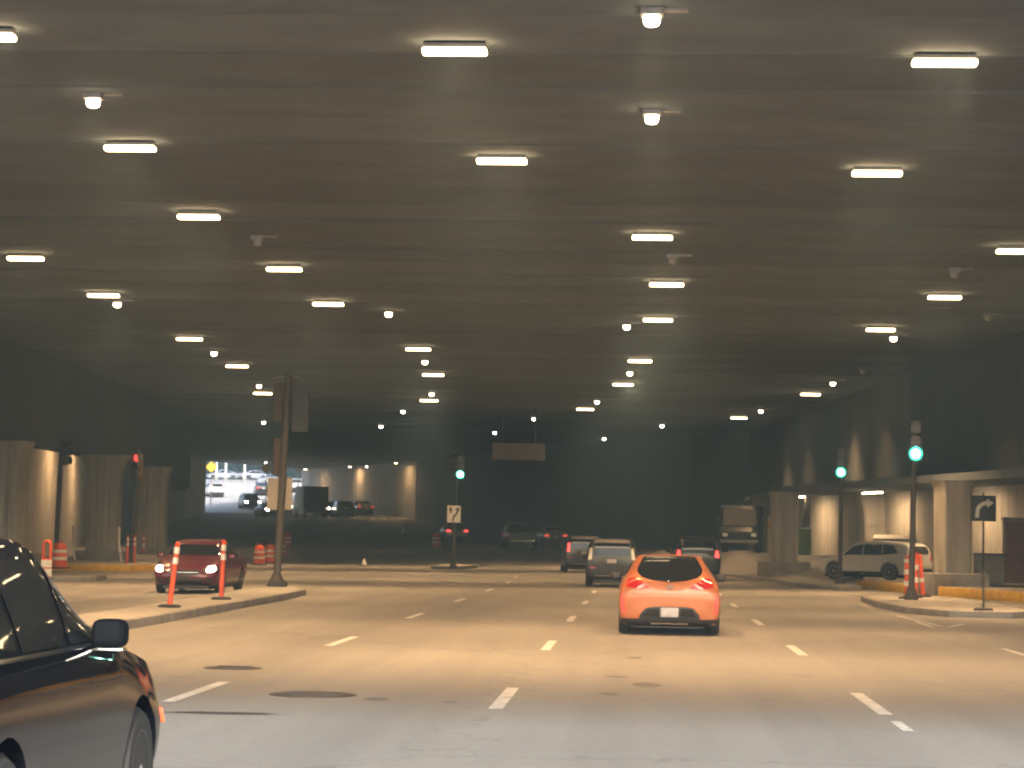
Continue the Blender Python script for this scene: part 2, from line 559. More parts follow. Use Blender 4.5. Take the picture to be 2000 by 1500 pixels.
MB().box(-34, 26, 4.3, 4.78, .0, 2.3).build('edge_girder', M['concrete'], deck)
MB().prism([(-60, 227.55), (-5, 227.55), (-5, 262), (-38, 262), (-46, 228.4), (-60, 228.4)], .02, 1.9).build('slab', M['ceiling'], deck)

# expansion pipes and a long drain crossing the ceiling


def poly_wall(name, pts, z0, z1, th, material, label, panel=4.0, cat='wall', gap=.012, side=1, zb=None):
    """a wall along a polyline, cut into cast panels; th towards the side given"""
    e = empty(name, (pts[0][0], pts[0][1], 0), 0, label, cat)
    off = Vector((pts[0][0], pts[0][1], 0))
    for i in range(len(pts) - 1):
        a, c = Vector(pts[i]), Vector(pts[i + 1])
        L = (c - a).length
        n = max(1, round(L / panel))
        d = (c - a) / L
        nn = Vector((d.y, -d.x)) * th * side
        for k in range(n):
            u = a + d * (L * k / n + gap); v = a + d * (L * (k + 1) / n - gap)
            poly = [tuple(u), tuple(v), tuple(v + nn), tuple(u + nn)]
            if side > 0: poly = poly[::-1]
            q = MB().prism(poly, (lambda x, y: z0(x, y)) if callable(z0) else z0, z1)
            q.v = [(x - off.x, y - off.y, z) for x, y, z in q.v]
            q.build('wall_panel', material, e)
    return e


gb = lambda x, y: g(x, y) - .15
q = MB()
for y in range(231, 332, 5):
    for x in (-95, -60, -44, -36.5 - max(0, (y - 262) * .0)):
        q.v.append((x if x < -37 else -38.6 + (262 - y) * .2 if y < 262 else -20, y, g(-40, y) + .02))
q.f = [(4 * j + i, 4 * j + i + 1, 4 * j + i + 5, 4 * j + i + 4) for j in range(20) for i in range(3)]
tag(q.build('exit_bright_sheet', M['exit_bright_sheet']), kind='structure')  # extra sheet over the exit ground, paled to look brightly daylit
# left: wall behind the columns, and the deep edge beam they carry
poly_wall('concrete_wall', [(-27.5, 40), (-28.5, 80), (-33.8, 135), (-38.4, 165), (-43.5, 231.5)], gb, 9.3, .5, M['wall'], 'tall board-marked concrete wall behind the left-hand columns', 4.2, side=-1)
LB = lambda y: -23.7 + curve(y)
pts = [(LB(y), y) for y in (40, 60, 75, 90, 105, 120, 135, 150, 165, 180, 192)]
poly_wall('edge_beam', pts, 4.95, 9.35, .9, M['shade_wall'], 'deep dark concrete edge beam resting on the left-hand columns', 7.5, 'beam', side=-1)
# right: edge beam, upper wall, wall behind
RX = lambda y: 10.2 - .19 * (y - 77)
poly_wall('edge_beam', [(RX(40), 40), (RX(101), 101)], 3.72, 3.98, .95, M['ceiling'], 'slim concrete beam across the tops of the right-hand columns', 11, 'beam', side=1)
UX = lambda y: 12.5 - .075 * (y - 77)
poly_wall('upper_wall', [(UX(40), 40), (UX(134), 134), (7.0, 150)], 4.065, 9.35, .5, M['shade_wall'], 'dark concrete wall high above the slim beam on the right', 4.6, side=1)
poly_wall('concrete_wall', [(12 - .182 * (40 - 100), 40), (12 - .182 * 30, 130), (6.9, 150)], gb, 3.92, .4, M['wall'], 'lit concrete wall at the back of the right-hand bay', 3.6, side=1)
MB().prism([(RX(40) + .97, 40), (24, 40), (9.5, 151), (6.6, 151), (5.9, 130), (RX(101) + .97, 101)], 3.93, 4.06).build('bay_roof', M['ceiling'], None)
tag(bpy.data.objects['bay_roof'], 'low concrete soffit over the right-hand bay', 'soffit')
# far right-hand wall on the outside of the bend
poly_wall('retaining_wall', [(7.0, 150.3), (-2, 172), (-11.5, 197), (-21.5, 224)], gb, 9.3, .5, M['shade_wall'], 'dark concrete wall along the outside of the bend under the deck', 4.5, side=1)
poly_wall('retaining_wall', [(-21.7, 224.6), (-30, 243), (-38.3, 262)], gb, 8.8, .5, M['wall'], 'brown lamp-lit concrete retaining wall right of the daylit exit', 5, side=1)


# ------------------------------------------------------------------ columns
def column(x, y, w, dep, z0, z1, rz, label, plinth=True, flare=.5, ribs=True, flare_h=1.1):
    e = empty('concrete_column', (x, y, z0), rz, label, 'column', 'columns under the overpass')
    H = z1 - z0

    def ring(sx, sy, z, rib):
        out = []
        m = 10
        for side in range(4):
            for k in range(m):
                t = -1 + 2 * k / m
                r = 1 - (rib * (k % 2))
                px, py = [(t, -1), (1, t), (-t, 1), (-1, -t)][side]
                if abs(px) == 1: px *= r
                if abs(py) == 1: py *= r
                cut = .93 if k == 0 else 1
                out.append((px * sx * cut, py * sy * cut, z))
        return out
    lv = [(0, 1), (H * .5, 1.0)]
    lv += [(H - flare_h * (1 - t), 1 + flare * t ** 2.2) for t in (0, .3, .6, .85, 1)]
    vs, fs = [], []
    rib = .035 if ribs else 0
    for z, s in lv:
        vs += ring(w / 2 * s, dep / 2, z, rib)
    n = 40
    for i in range(len(lv) - 1):
        for k in range(n):
            fs.append((i * n + k, i * n + (k + 1) % n, (i + 1) * n + (k + 1) % n, (i + 1) * n + k))
    fs += [tuple(range(n))[::-1], tuple((len(lv) - 1) * n + k for k in range(n))]
    MB().add(vs, fs).build('shaft', M['wall'], e)
    if plinth:
        MB().box(-w / 2 - .42, w / 2 + .42, -dep / 2 - .42, dep / 2 + .42, -.3, .42).build('plinth', M['kerb'], e, bevel=.05)
    return e


column(LB(88) - .5, 88, 1.7, 1.9, .28, 4.96, 0, 'ribbed concrete column at the far left edge, behind the black car', flare=.25)
column(LB(103) + .6, 103, 1.4, 1.9, .28, 4.96, .1, 'concrete column on the left with flared head and grey plinth', flare=.55)
column(LB(122) + .3, 122, 1.5, 2.6, .28, 4.96, .15, 'darker concrete column behind the left-hand red signal', flare=.3)
column(RX(77), 77, 1.0, 1.1, .3, 3.73, .19, 'concrete column right of the silver car beside the turn arrow sign', flare=.25, ribs=False, flare_h=.5)
column(RX(99) + .05, 99, 1.0, 1.1, g(RX(99), 99), 3.73, .19, 'concrete column at the left end of the slim right-hand beam', flare=.15, ribs=False, flare_h=.5)
column(10.6, 106, 1.25, 1.0, g(10.6, 106), 3.94, .19, 'shaded concrete column standing behind the silver car', plinth=False, flare=.5, ribs=False, flare_h=1.6)


# ------------------------------------------------------------------ ceiling lights
BAR_W, ROUND_W, FAR_W, SPREAD = 114, 42, 6, 108
HL = HC + 6.85   # height of the lenses


def lamp_light(e, w, d, z, power, spread):
    l = bpy.data.lights.new('lamp_light', 'AREA')
    l.shape, l.size, l.size_y = 'RECTANGLE', w, d
    l.energy, l.color, l.spread = power, LAMP, math.radians(spread)
    o = bpy.data.objects.new('lamp_light', l)
    COL.objects.link(o)
    o.parent, o.location = e, (0, 0, z)
    return o


def bar_proto():
    e = empty('bar_light', (0, 0, 0), 0, 'bar light', 'light', 'glowing bar lights under the overpass')
    q = MB(); q.box(-.46, .46, -.12, .12, -.035, .05); q.build('lens', M['bar_lamp'], e, bevel=.03)
    lamp_light(e, .84, .20, -.039, BAR_W, SPREAD)
    q = MB(); q.box(-.44, .44, -.11, .11, .052, .12); q.build('housing', M['lamp_house'], e, bevel=.015)
    for s in (-.32, .32):
        MB().tube([(s, 0, .115), (s, 0, .3)], .02, 8).build('hanger', M['lamp_house'], e)
    return e


def round_proto(lens, power, name='round_light'):
    e = empty(name, (0, 0, 0), 0, 'round light', 'light', 'small round lights under the overpass')
    MB().lathe([(.05, -.10), (.09, -.085), (.11, -.04), (.11, .03)], 18).build('lens', lens, e, smooth=True)
    if power: lamp_light(e, .1, .1, -.105, power, SPREAD)
    MB().box(-.15, .15, -.15, .15, .032, .2).build('housing', M['lamp_house'], e, bevel=.02)
    MB().box(.152, .48, -.07, .07, .1, .2).build('bracket', M['lamp_house'], e)
    MB().tube([(.3, 0, .19), (.3, 0, .3)], .03, 8).build('hanger', M['lamp_house'], e)
    return e


first = bar_proto()
BARS = {
    'far left row of the ceiling': [(50, 506), (202, 578), (370, 663), (463, 716), (513, 769)],
    'row left of the middle': [(254, 291), (388, 425), (555, 527), (641, 595), (817, 683), (846, 733), (838, 783)],
    'row just right of the middle': [(1274, 465), (1302, 557), (1285, 626), (1250, 706), (1217, 752), (1143, 800)],
    'right-hand row of the ceiling': [(1985, 492), (1845, 582), (1720, 645), (1583, 771), (1443, 817)],
}
SINGLE = [((888, 102), 'large glowing bar light at the top, left of the centre'), ((980, 316), 'glowing bar light in the upper middle, below the large one'),
          ((1845, 124), 'largest glowing bar light, in the top right corner'), ((1713, 340), 'glowing bar light in the upper right, under the largest one'),
          ((-34, 74), 'glowing bar light cut by the left edge at the top')]
todo = [(p, l) for p, l in SINGLE]
for row, pp in BARS.items():
    for i, p in enumerate(pp):
        todo.append((p, f'{ordinal(i)} glowing bar light of the {row}'))
for i, (p, l) in enumerate(todo):
    o = first if i == 0 else copy_tree(first)
    o.location = gp(p[0], p[1], HL)
    o['label'] = l
    o.rotation_euler.z = math.atan((o.location.y - 75) / 480) if o.location.y > 75 else 0

right_data = None
for o in [x for x in bpy.data.objects if x.get('label', '').endswith('right-hand row of the ceiling')]:
    for ch in o.children:
        if ch.type == 'LIGHT':   # this row has narrower reflectors
            if right_data is None:
                right_data = ch.data.copy(); right_data.spread = math.radians(94)
            ch.data = right_data
near_fill = None
for i, (x, y) in enumerate(((-5.9, 28.2), (1.0, 28.4), (7.6, 28.6))):   # unseen bars added above the frame to brighten the near road
    o = copy_tree(first)
    o.location = (x, y, HL); o.rotation_euler.z = 0
    o['label'] = f"unseen bar light added over the near lanes, {('left', 'middle', 'right')[i]} one of the row before the manhole covers"
    for ch in o.children:
        if ch.type == 'LIGHT':
            if near_fill is None:
                near_fill = ch.data.copy(); near_fill.energy = BAR_W * .26
            ch.data = near_fill

LIT = [((1273, 37), 'largest small round light, at the top edge right of the centre'), ((1273, 230), 'small round light right of the centre, under the one at the top edge'),
       ((182, 198), 'small round light in the upper left above a bar light'), ((229, 594), 'small round light touching the right end of a far left bar light'),
       ((759, 613), 'small round light left of the centre, high above the overhead sign'), ((1224, 638), 'small round light just left of the third middle bar light'),
       ((418, 690), 'small round light between two far left bar lights'), ((830, 707), 'small round light between the fifth and sixth bars of the left row'),
       ((1230, 729), 'small round light between two bars right of the middle'), ((1745, 661), 'small round light touching the right end of a right-hand bar'),
       ((1627, 749), 'small round light above the fourth right-hand bar light'), ((506, 754), 'small round light just above the tall signal pole'),
       ((843, 770), 'small round light above the last bar of the left row'), ((1166, 785), 'small round light above the last bar right of the middle'),
       ((1486, 803), 'small round light right of the last right-hand bar')]
FAR = [((787, 804), 'tiny round light left of the middle, below the last left bar'), ((1043, 818), 'tiny round light above the right end of the overhead sign'),
       ((744, 833), 'tiny round light lowest of the left row under the dark ceiling'), ((515, 825), 'tiny round light left of the signal heads on the tall pole'),
       ((1293, 832), 'tiny round light above and left of the far right bars'), ((966, 845), 'tiny round light above the left end of the overhead sign'),
       ((1180, 857), 'tiny round light right of the overhead sign'), ((716, 911), 'tiny round light above the far taxi near the exit'),
       ((1089, 930), 'tiny round light below the overhead sign over the grey pickup'), ((519, 903), 'tiny round light at the upper edge of the daylit exit')]
DEAD = [((503, 472), 'unlit round light between two left-hand bar lights'), ((1314, 508), 'unlit round light between the two nearest middle bars'),
        ((1864, 535), 'unlit round light on the right above a bar light'), ((1930, 620), 'unlit round light near the right edge'),
        ((1685, 725), 'unlit round light above the right-hand signal')]
for lst, mt, pw in ((LIT, M['round_lamp'], ROUND_W), (FAR, M['far_lamp'], FAR_W), (DEAD, M['dead_lamp'], 0)):
    pr = round_proto(mt, pw)
    for i, (p, l) in enumerate(lst):
        o = pr if i == 0 else copy_tree(pr)
        q = gp(p[0] , p[1], HL)
        if q.y > 226:
            q = pz(p[0], p[1], 224)
        o.location = q
        o['label'] = l

M['wash_lamp'] = mat('glowing_wall_lamp_lens', (.9, .9, .9), .4, emit=(1, .74, .44), estr=10)
# small bulkhead lamps that wash the side walls


def wash_lamp(x, y, z, label, power=22, L=.28, rz=0):
    e = empty('wall_lamp', (x, y, z), rz, label, 'light', 'small lamps washing the side walls')
    MB().box(-L / 2 - .04, L / 2 + .04, -.12, .12, .03, .10).build('housing', M['lamp_house'], e)
    q = MB(); q.box(-L / 2, L / 2, -.09, .09, -.02, .025)
    q.build('lens', M['wash_lamp'], e)
    lamp_light(e, L * .9, .15, -.023, power, 178)
    return e



wash_lamp(-32.6, 141, 6.9, 'farther hidden lamp above the lit wall between the left columns', 150)
wash_lamp(-31.3, 130, 6.9, 'nearer hidden lamp above the lit wall between the left columns', 130)
wash_lamp(-26.6, 116, 6.8, 'hidden lamp over the darker left columns', 60)
for px, l in ((1612, 'soffit lamp in the bay left of the right-hand signals'), (1765, 'soffit lamp in the bay behind the silver car'), (1925, 'soffit lamp in the bay over the turn arrow sign')):
    r = (px - VPX) / F
    y = (12 + .182 * 100) / (r + .182)
    wash_lamp(12 - .182 * (y - 100) - 1.5, y, 3.82, l, 52, 2.6, math.radians(100.3))
for px, y, l in ((612, 255, 'far wall lamp beside the daylit exit'), (700, 243, 'far wall lamp above the taxi'), (790, 228, 'far wall lamp at the dark end of the retaining wall')):
    r = (px - VPX) / F
    wash_lamp(r * y - .8, y - 2.2, 8.5, l, 60)


# ------------------------------------------------------------------ traffic signals
def signal_head(e, x, y, z, rz, lit=None, housing='signal', lean=0):
    """a three-section head whose middle is at z; rz = 0 faces the camera (-y)"""
    h = MB()
    h.box(-.17, .17, -.1, .1, -.53, .53)
    o = h.build('signal_head', M[housing], e, bevel=.02, loc=(x, y, z), rz=rz)
    for k, nm in enumerate(('red', 'amber', 'green')):
        zc = .35 - .35 * k
        m = M['dark_lens']
        if lit == nm: m = M['green'] if nm == 'green' else M['red_sig']
        MB().lathe([(.19 if lit == nm == 'green' else .15, -.125), (.19 if lit == nm == 'green' else .15, -.104)], 24, (0, 0, 0), 'y').build('lens', m, o, loc=(0, 0, zc))  # lit green lens drawn oversize to take in its bloom
        v = MB()
        n = 14
        for q in range(n + 1):
            a = math.radians(-35 + 250 * q / n)
            for yy, rr in ((-.10, .2), (-.36 + .08 * abs(math.cos(a)), .198)):
                v.v.append((rr * math.cos(a), yy, zc + rr * math.sin(a)))
                v.v.append((rr * .95 * math.cos(a), yy, zc + rr * .95 * math.sin(a)))
        for q in range(n):
            b0 = q * 4
            v.f += [(b0, b0 + 2, b0 + 6, b0 + 4), (b0 + 1, b0 + 5, b0 + 7, b0 + 3), (b0 + 2, b0 + 3, b0 + 7, b0 + 6)]
        v.build('visor', M[housing], o)
    return o


def signal_pole(px, y, zb, top, label, r=.085, lean=(0, 0), m='dark_steel', x=None):
    X = x if x is not None else px
    e = empty('traffic_signal', (X, y, zb), 0, label, 'traffic signal', 'traffic signals at the junction')
    MB().tube([(0, 0, 0), (lean[0] * .5, 0, top * .5), (lean[0], lean[1], top)], [r, r * .95, r * .9], 14).build('pole', M[m], e, smooth=True)
    MB().lathe([(r * 2.3, 0), (r * 2.3, .09), (r * 1.7, .22), (r * 1.1, .36)], 14).build('base', M[m], e, smooth=True)
    return e


# tall pole at the end of the median: two heads seen from behind, a small head and a sign back
pb = gp(540, 1145, .16)
e = signal_pole(pb.x, pb.y, .155, 5.95, 'tall traffic signal pole with two heads seen from behind on the median end', .11, (.2, 0), 'pole')
MB().tube([(-.32, .05, 5.83), (-.1, .02, 5.9), (.2, 0, 5.93), (.5, .02, 5.9), (.62, .05, 5.75)], .03, 8).build('bracket', M['steel'], e)
signal_head(e, -.06, .25, 5.2, math.pi + .15, housing='signal_tan')
signal_head(e, .50, .22, 5.0, math.pi - .35, housing='signal_tan')
MB().box(.34, .78, -.03, .0, 4.35, 5.75).build('back_plate', M['signal'], e)
signal_head(e, -.05, .24, 3.65, math.pi + .3, housing='signal_tan')
q = MB().box(-.34, .36, .14, .16, 2.15, 3.05); q.build('sign_back', M['sign_back'], e)
MB().box(-.2, .3, -.4, .1, .005, .12).build('bracket_foot', M['dark_steel'], e)

# middle signal showing green on its small island, with a lane sign
pb = gp(885, 1110, .17)
e = signal_pole(pb.x, pb.y, .165, 5.4, 'traffic signal showing green on the small island in mid road', .075, (.12, 0))
lp = pz(900, 927, pb.y - .1)
signal_head(e, lp.x - pb.x, -.22, lp.z - .165 + .35, 0, 'green')
signal_head(e, lp.x - pb.x - .5, -.05, lp.z + .55, 1.2, housing='signal')
sp = pz(887, 1004, pb.y)
so = MB().box(-.31, .31, -.015, .0, -.385, .385).build('lane_sign', M['sign_white'], e, loc=(sp.x - pb.x, -.12, sp.z - .165))
q = MB()
q.v = [(x, -.018, z) for x, z in ((-.2, .05), (-.1, .05), (-.1, .2), (-.06, .2), (-.15, .33), (-.24, .2), (-.2, .2))]; q.f = [tuple(range(7))]
q.build('arrow', M['sign_black'], so)
q = MB()
q.v = [(x, -.018, z) for x, z in ((-.08, -.33), (.0, -.33), (.02, -.16), (.16, .0), (.2, .14), (.26, .12), (.2, .33), (.06, .2), (.12, .17), (.09, .04), (-.05, -.1))]; q.f = [tuple(range(11))]
q.build('arrow', M['sign_black'], so)
q = MB(); q.box(-.29, .29, -.0175, -.0165, .355, .365).box(-.29, .29, -.0175, -.0165, -.365, -.355).box(-.29, -.28, -.0175, -.0165, -.354, .354).box(.28, .29, -.0175, -.0165, -.354, .354)
q.build('border', M['sign_black'], so)

# two green signals on the right
pb = gp(1780, 1171, .15)
e = signal_pole(pb.x, pb.y, .145, 4.75, 'nearer green traffic signal on the right, on the island with orange posts', .085, (.06, 0), 'pole')
lp = pz(1787, 887, pb.y - .1)
signal_head(e, lp.x - pb.x, -.26, lp.z - .145 + .35, -.1, 'green')
y2 = 86.0
lp = pz(1642, 923, y2 - .1)
zb = g(7.2, y2) + .145
pb = pz(1640, 1140, y2)
e = signal_pole(pb.x, y2, zb, 4.7, 'farther green traffic signal on the right, in front of the silver car', .085, (.05, 0), 'pole')
signal_head(e, lp.x - pb.x, -.26, lp.z - zb + .35, -.1, 'green')
MB().tube([(-.05, 0, 4.6), (-.3, -.1, 4.75), (-.05, -.2, 4.85)], .03, 8).build('bracket', M['steel'], e)

# two signals on the left seen from the side
pb = gp(108, 1098, .15)
y3 = 96
pb = pz(109, 1075, y3)
e = signal_pole(pb.x, y3, .27, 5.0, 'dark traffic signal pole in front of the lit left wall', .11, (.12, 0))
lp = pz(126, 884, y3)
signal_head(e, lp.x - pb.x, -.05, lp.z - .27, 1.1, housing='signal_tan')
y4 = 97
pb = pz(254, 1100, y4)
e = signal_pole(pb.x, y4, .27, 4.75, 'traffic signal with a faint red light between the left columns', .09, (.25, 0))
lp = pz(271, 911, y4)
signal_head(e, lp.x - pb.x, -.05, lp.z - .27 , -.5, 'red', housing='signal_tan')

# ------------------------------------------------------------------ signs
sg = pz(1013, 882, 128)
e = empty('overhead_sign', tuple(sg), 0, 'wide dusty brown sign panel hanging from the dark ceiling', 'sign')
MB().box(-1.45, 1.45, -.03, .03, -.46, .46).build('panel', M['sign_brown'], e, bevel=.01)
for s in (-1, 1):
    MB().box(s * .9 - .04, s * .9 + .04, .035, .11, -.4, ZC - sg.z + .02).build('hanger', M['dark_steel'], e)

sg = pz(1921, 993, 75)
e = empty('turn_sign', (sg.x, 75, .3), 0, 'square black sign with a white arrow curving right beside the right column', 'sign')
MB().tube([(0, .06, 0), (0, .06, sg.z + .2)], .035, 10).build('post', M['dark_steel'], e)
zc = sg.z - .3
MB().box(-.39, .39, -.02, .02, zc - .41, zc + .41).build('panel', M['sign_black'], e, bevel=.01)
q = MB()
pts = []
n = 10
for k in range(n + 1):
    a = math.radians(180 - 95 * k / n)
    pts.append((.10 + .36 * math.cos(a), -.13 + .36 * math.sin(a), .10 + .24 * math.cos(a), -.13 + .24 * math.sin(a)))
pts = [(-.27, -.3, -.14, -.3)] + pts
for a, b_, c, d in pts: q.v += [(a, -.024, zc + b_), (c, -.024, zc + d)]
q.f = [(2 * k, 2 * k + 1, 2 * k + 3, 2 * k + 2) for k in range(len(pts) - 1)]
k = len(q.v)
q.v += [(.10, -.024, zc + .32), (.32, -.024, zc + .17), (.11, -.024, zc + .02)]; q.f.append((k, k + 2, k + 1))
q.build('arrow', M['sign_white'], e)


def diamond(px, py, y, s, label):
    p = pz(px, py, y)
    zb = g(p.x, y)
    e = empty('warning_sign', (p.x, y, zb), 0, label, 'sign', 'yellow warning signs by the exit')
    q = MB(); q.add([(0, -.02, -s), (s, -.02, 0), (0, -.02, s), (-s, -.02, 0), (0, .02, -s), (s, .02, 0), (0, .02, s), (-s, .02, 0)],
                    [(0, 1, 2, 3), (7, 6, 5, 4), (0, 4, 5, 1), (1, 5, 6, 2), (2, 6, 7, 3), (3, 7, 4, 0)])
    q.v = [(a, b_, c + p.z - zb) for a, b_, c in q.v]
    q.build('panel', M['sign_yellow'], e)
    MB().tube([(0, .06, 0), (0, .06, p.z - zb)], .06, 8).build('post', M['steel'], e)


diamond(413, 912, 246, .62, 'yellow diamond sign at the left edge of the daylit exit')
diamond(521, 914, 238, .58, 'yellow diamond sign beside the tall signal pole')
diamond(583, 912, 258, .45, 'small orange diamond sign at the right end of the exit')


# ------------------------------------------------------------------ channelizer posts and drums
def post(px, py, base_h, height, label, lean=0, y=None, w=.052, base=True, white=((.68, .78), (.84, .94)), hook=True):
    p = gp(px, py, base_h) if y is None else pz(px, py, y)
    zb = g(p.x, p.y) + base_h if y is None else p.z
    e = empty('delineator_post', (p.x, p.y, zb), 0, label, 'delineator post', 'orange delineator posts')
    H = height
    q = MB(); q.tube([(0, 0, .03), (lean * .5, 0, H * .5), (lean, 0, H - .03)], [w * 1.05, w, w * .95], 12)
    sh = q.build('shaft', M['orange_plastic'], e, smooth=True)
    for a, b_ in white:
        MB().tube([(lean * a, 0, H * a), (lean * b_, 0, H * b_)], w * 1.13, 12).build('white_band', M['white_band'], e, smooth=True)
    if hook:
        n = 9
        MB().tube([(lean + .035 * math.cos(math.pi * k / n), 0, H - .04 + .06 * math.sin(math.pi * k / n)) for k in range(n + 1)], .018, 8).build('handle', M['orange_plastic'], e)
    if base:
        MB().lathe([(.23, .0), (.23, .03), (.19, .055), (.08, .06)], 8).build('base', M['rubber'], e)
    return e


post(331, 1186, .155, 1.27, 'nearer of the two orange posts before the red car, leaning right', lean=.13)
post(432, 1171, .155, 1.30, 'farther of the two orange posts, at the side of the red car', lean=.03)
post(248, 1107, .0, 1.25, 'orange post left of the red signal pole', y=94)
post(262, 1104, .0, 1.2, 'orange post just right of the red signal pole', y=95.5)
post(280, 1082, .0, 1.0, 'dim orange and white post farthest into the left bay', y=118, white=((.3, .55), (.7, .85)))
post(1771, 1169, .145, 1.15, 'left one of the orange and white posts on the right island', white=((.3, .42), (.58, .7), (.86, .95)), w=.07)
post(1787, 1167, .145, 1.25, 'middle one of the orange and white posts on the right island', lean=.02, white=((.34, .46), (.62, .74)), w=.08)
post(1803, 1166, .145, 1.2, 'right one of the orange posts on the right island, leaning', lean=-.1, white=((.35, .45),), w=.06)
thin = post(1921, 1192, .145, 1.0, 'thin dark post at the right end of the right island', w=.03, white=(), hook=False)
for ch in thin.children:
    if ch.name.startswith('shaft'): ch.data.materials[0] = M['pole']
# looped channelizer on the left
p = gp(90, 1131, .15)
e = empty('looped_channelizer', (p.x, p.y, .145), 0, 'orange looped channelizer with white lower half on the left island', 'channelizer')
n = 12
MB().tube([(-.11, 0, .55)] + [(-.11 * math.cos(math.pi * k / n), 0, 1.02 + .12 * math.sin(math.pi * k / n)) for k in range(n + 1)] + [(.11, 0, .55)], .045, 10).build('loop', M['orange_plastic'], e, smooth=True)
MB().box(-.15, .15, -.05, .05, .04, .62).build('panel', M['orange_plastic'], e, bevel=.02)
for a, b_ in ((.1, .32), (.36, .58)):
    MB().box(-.155, .155, -.056, .056, a, b_).build('white_band', M['white_band'], e)
MB().lathe([(.26, 0), (.26, .03), (.2, .05)], 8).build('base', M['rubber'], e)


def drum_proto():
    e = empty('traffic_drum', (0, 0, 0), 0, 'drum', 'traffic drum', 'orange and white traffic drums')
    MB().lathe([(.29, .05), (.285, .3), (.275, .31), (.27, .52), (.26, .53), (.255, .72), (.245, .73), (.235, .88), (.2, .95), (.05, .97)], 22).build('body', M['orange_plastic'], e, smooth=True)
    for z0, z1, r0 in ((.32, .44, .289), (.60, .72, .272)):
        MB().lathe([(r0, z0), (r0 - .006, z1)], 22, caps=False).build('white_band', M['white_band'], e, smooth=True)
    MB().lathe([(.4, 0), (.4, .05), (.32, .06)], 16).build('base', M['rubber'], e)
    MB().tube([(-.1, 0, .96), (-.08, 0, 1.04), (.08, 0, 1.04), (.1, 0, .96)], .02, 8).build('handle', M['orange_plastic'], e)
    return e


dp = drum_proto()
for i, (px, py, hh, l) in enumerate(((116, 1110, .15, 'orange and white drum behind the looped channelizer on the left'), (506, 1104, 0, 'nearest drum left of the tall signal pole'),
                                     (527, 1100, 0, 'second drum, touching the tall signal pole'), (550, 1086, 0, 'drum just right of the tall signal pole'),
                                     (560, 1070, 0, 'farthest drum right of the tall signal pole'), (852, 1069, 0, 'lone drum in the dark left of the middle signal'))):
    o = dp if i == 0 else copy_tree(dp)
    p = gp(px, py, hh)
    if px == 852: p = pz(px, py, 158)
    if i == 3: p = pz(px, py, 133)
    if i == 4: p = pz(px, py, 152)
    o.location = (p.x, p.y, g(p.x, p.y) + (0 if i else .145))
    o['label'] = l


def cone(px, py, y, h, label, m='white_metal'):
    p = pz(px, py, y)
    e = empty('traffic_cone', (p.x, y, g(p.x, y)), 0, label, 'traffic cone', 'pale cones in the road')
    MB().lathe([(.16, .03), (.03, h)], 14).build('body', M[m], e, smooth=True)
    MB().box(-.2, .2, -.2, .2, 0, .03).build('base', M['rubber'], e)


cone(787, 1033, 190, .7, 'small pale cone in the dark road under the far wall')
cone(711, 1108, 121, .36, 'small pale cone on the road left of the middle signal')

def leaning_board(px, py, y, dx, label):
    p = pz(px, py, y)
    e = empty('leaning_board', (p.x, y, .27), 0, label, 'board', 'pale boards leaning by the left column')
    MB().tube([(0, 0, 0), (-dx, .12, .65)], .045, 8).build('foot', M['white_metal'], e)
    MB().box(-dx - .06, -dx + .03, .1, .15, .64, 1.5).build('upright', M['white_metal'], e)


leaning_board(146, 1100, 99.5, .14, 'pale leaning board left of the flared column')
leaning_board(237, 1100, 99.5, .14, 'pale leaning board right of the flared column')

# ------------------------------------------------------------------ right-hand bay: cabinets, brick pier
p = pz(1932, 1100, 82)
e = empty('utility_cabinet', (p.x, 82, .3), 0, 'grey brown utility cabinet with dark lid behind the turn arrow sign', 'cabinet')
MB().box(-.5, .5, -.3, .3, 0, 1.0).build('body', M['cabinet'], e, bevel=.02)
MB().box(-.55, .55, -.35, .35, 1.001, 1.07).build('lid', M['dark_steel'], e, bevel=.01)
MB().box(-.02, .44, -.312, -.302, .1, .9).build('door', M['cabinet'], e)
MB().box(-.46, -.04, -.312, -.302, .1, .9).build('door', M['cabinet'], e)
p = pz(1893, 1095, 80)
e = empty('white_bollard', (p.x, 80, .3), 0, 'pale upright bollard left of the utility cabinet', 'bollard')
MB().lathe([(.09, 0), (.09, .95), (.06, 1.0)], 14).build('post', M['clear_lens'], e, smooth=True)
MB().lathe([(.14, 0), (.14, .04)], 14).build('base', M['dark_steel'], e)
# brick pier at the right edge
p = pz(1982, 1100, 85)
e = empty('brick_pier', (p.x + .15, 85, .3), 0, 'dusty red brick pier at the right edge behind the turn arrow sign', 'pier')
MB().box(-.53, .53, -.33, .33, 0, 2.25).build('core', M['kerb'], e)
bm_ = {}
BL, BH = .21, .09
for r in range(24):
    for k in range(5):
        x0 = -.545 + k * .2185 + (.109 if r % 2 else 0) - .055
        x1 = min(.545, x0 + BL); x0 = max(-.545, x0)
        if x1 - x0 < .05: continue
        key = (round(x1 - x0, 3))
        if key not in bm_:
            o = MB().box(-(x1 - x0) / 2, (x1 - x0) / 2, -.02, .02, 0, BH - .014).build('brick', M['brick'], e); bm_[key] = o.data
        else:
            o = mesh_obj('brick', bm_[key], None, e)
        o.location = ((x0 + x1) / 2, -.345 + random.uniform(-.004, .004), .02 + r * BH)
MB().box(-.6, .6, -.42, .42, 2.251, 2.36).build('cap', M['concrete'], e, bevel=.02)
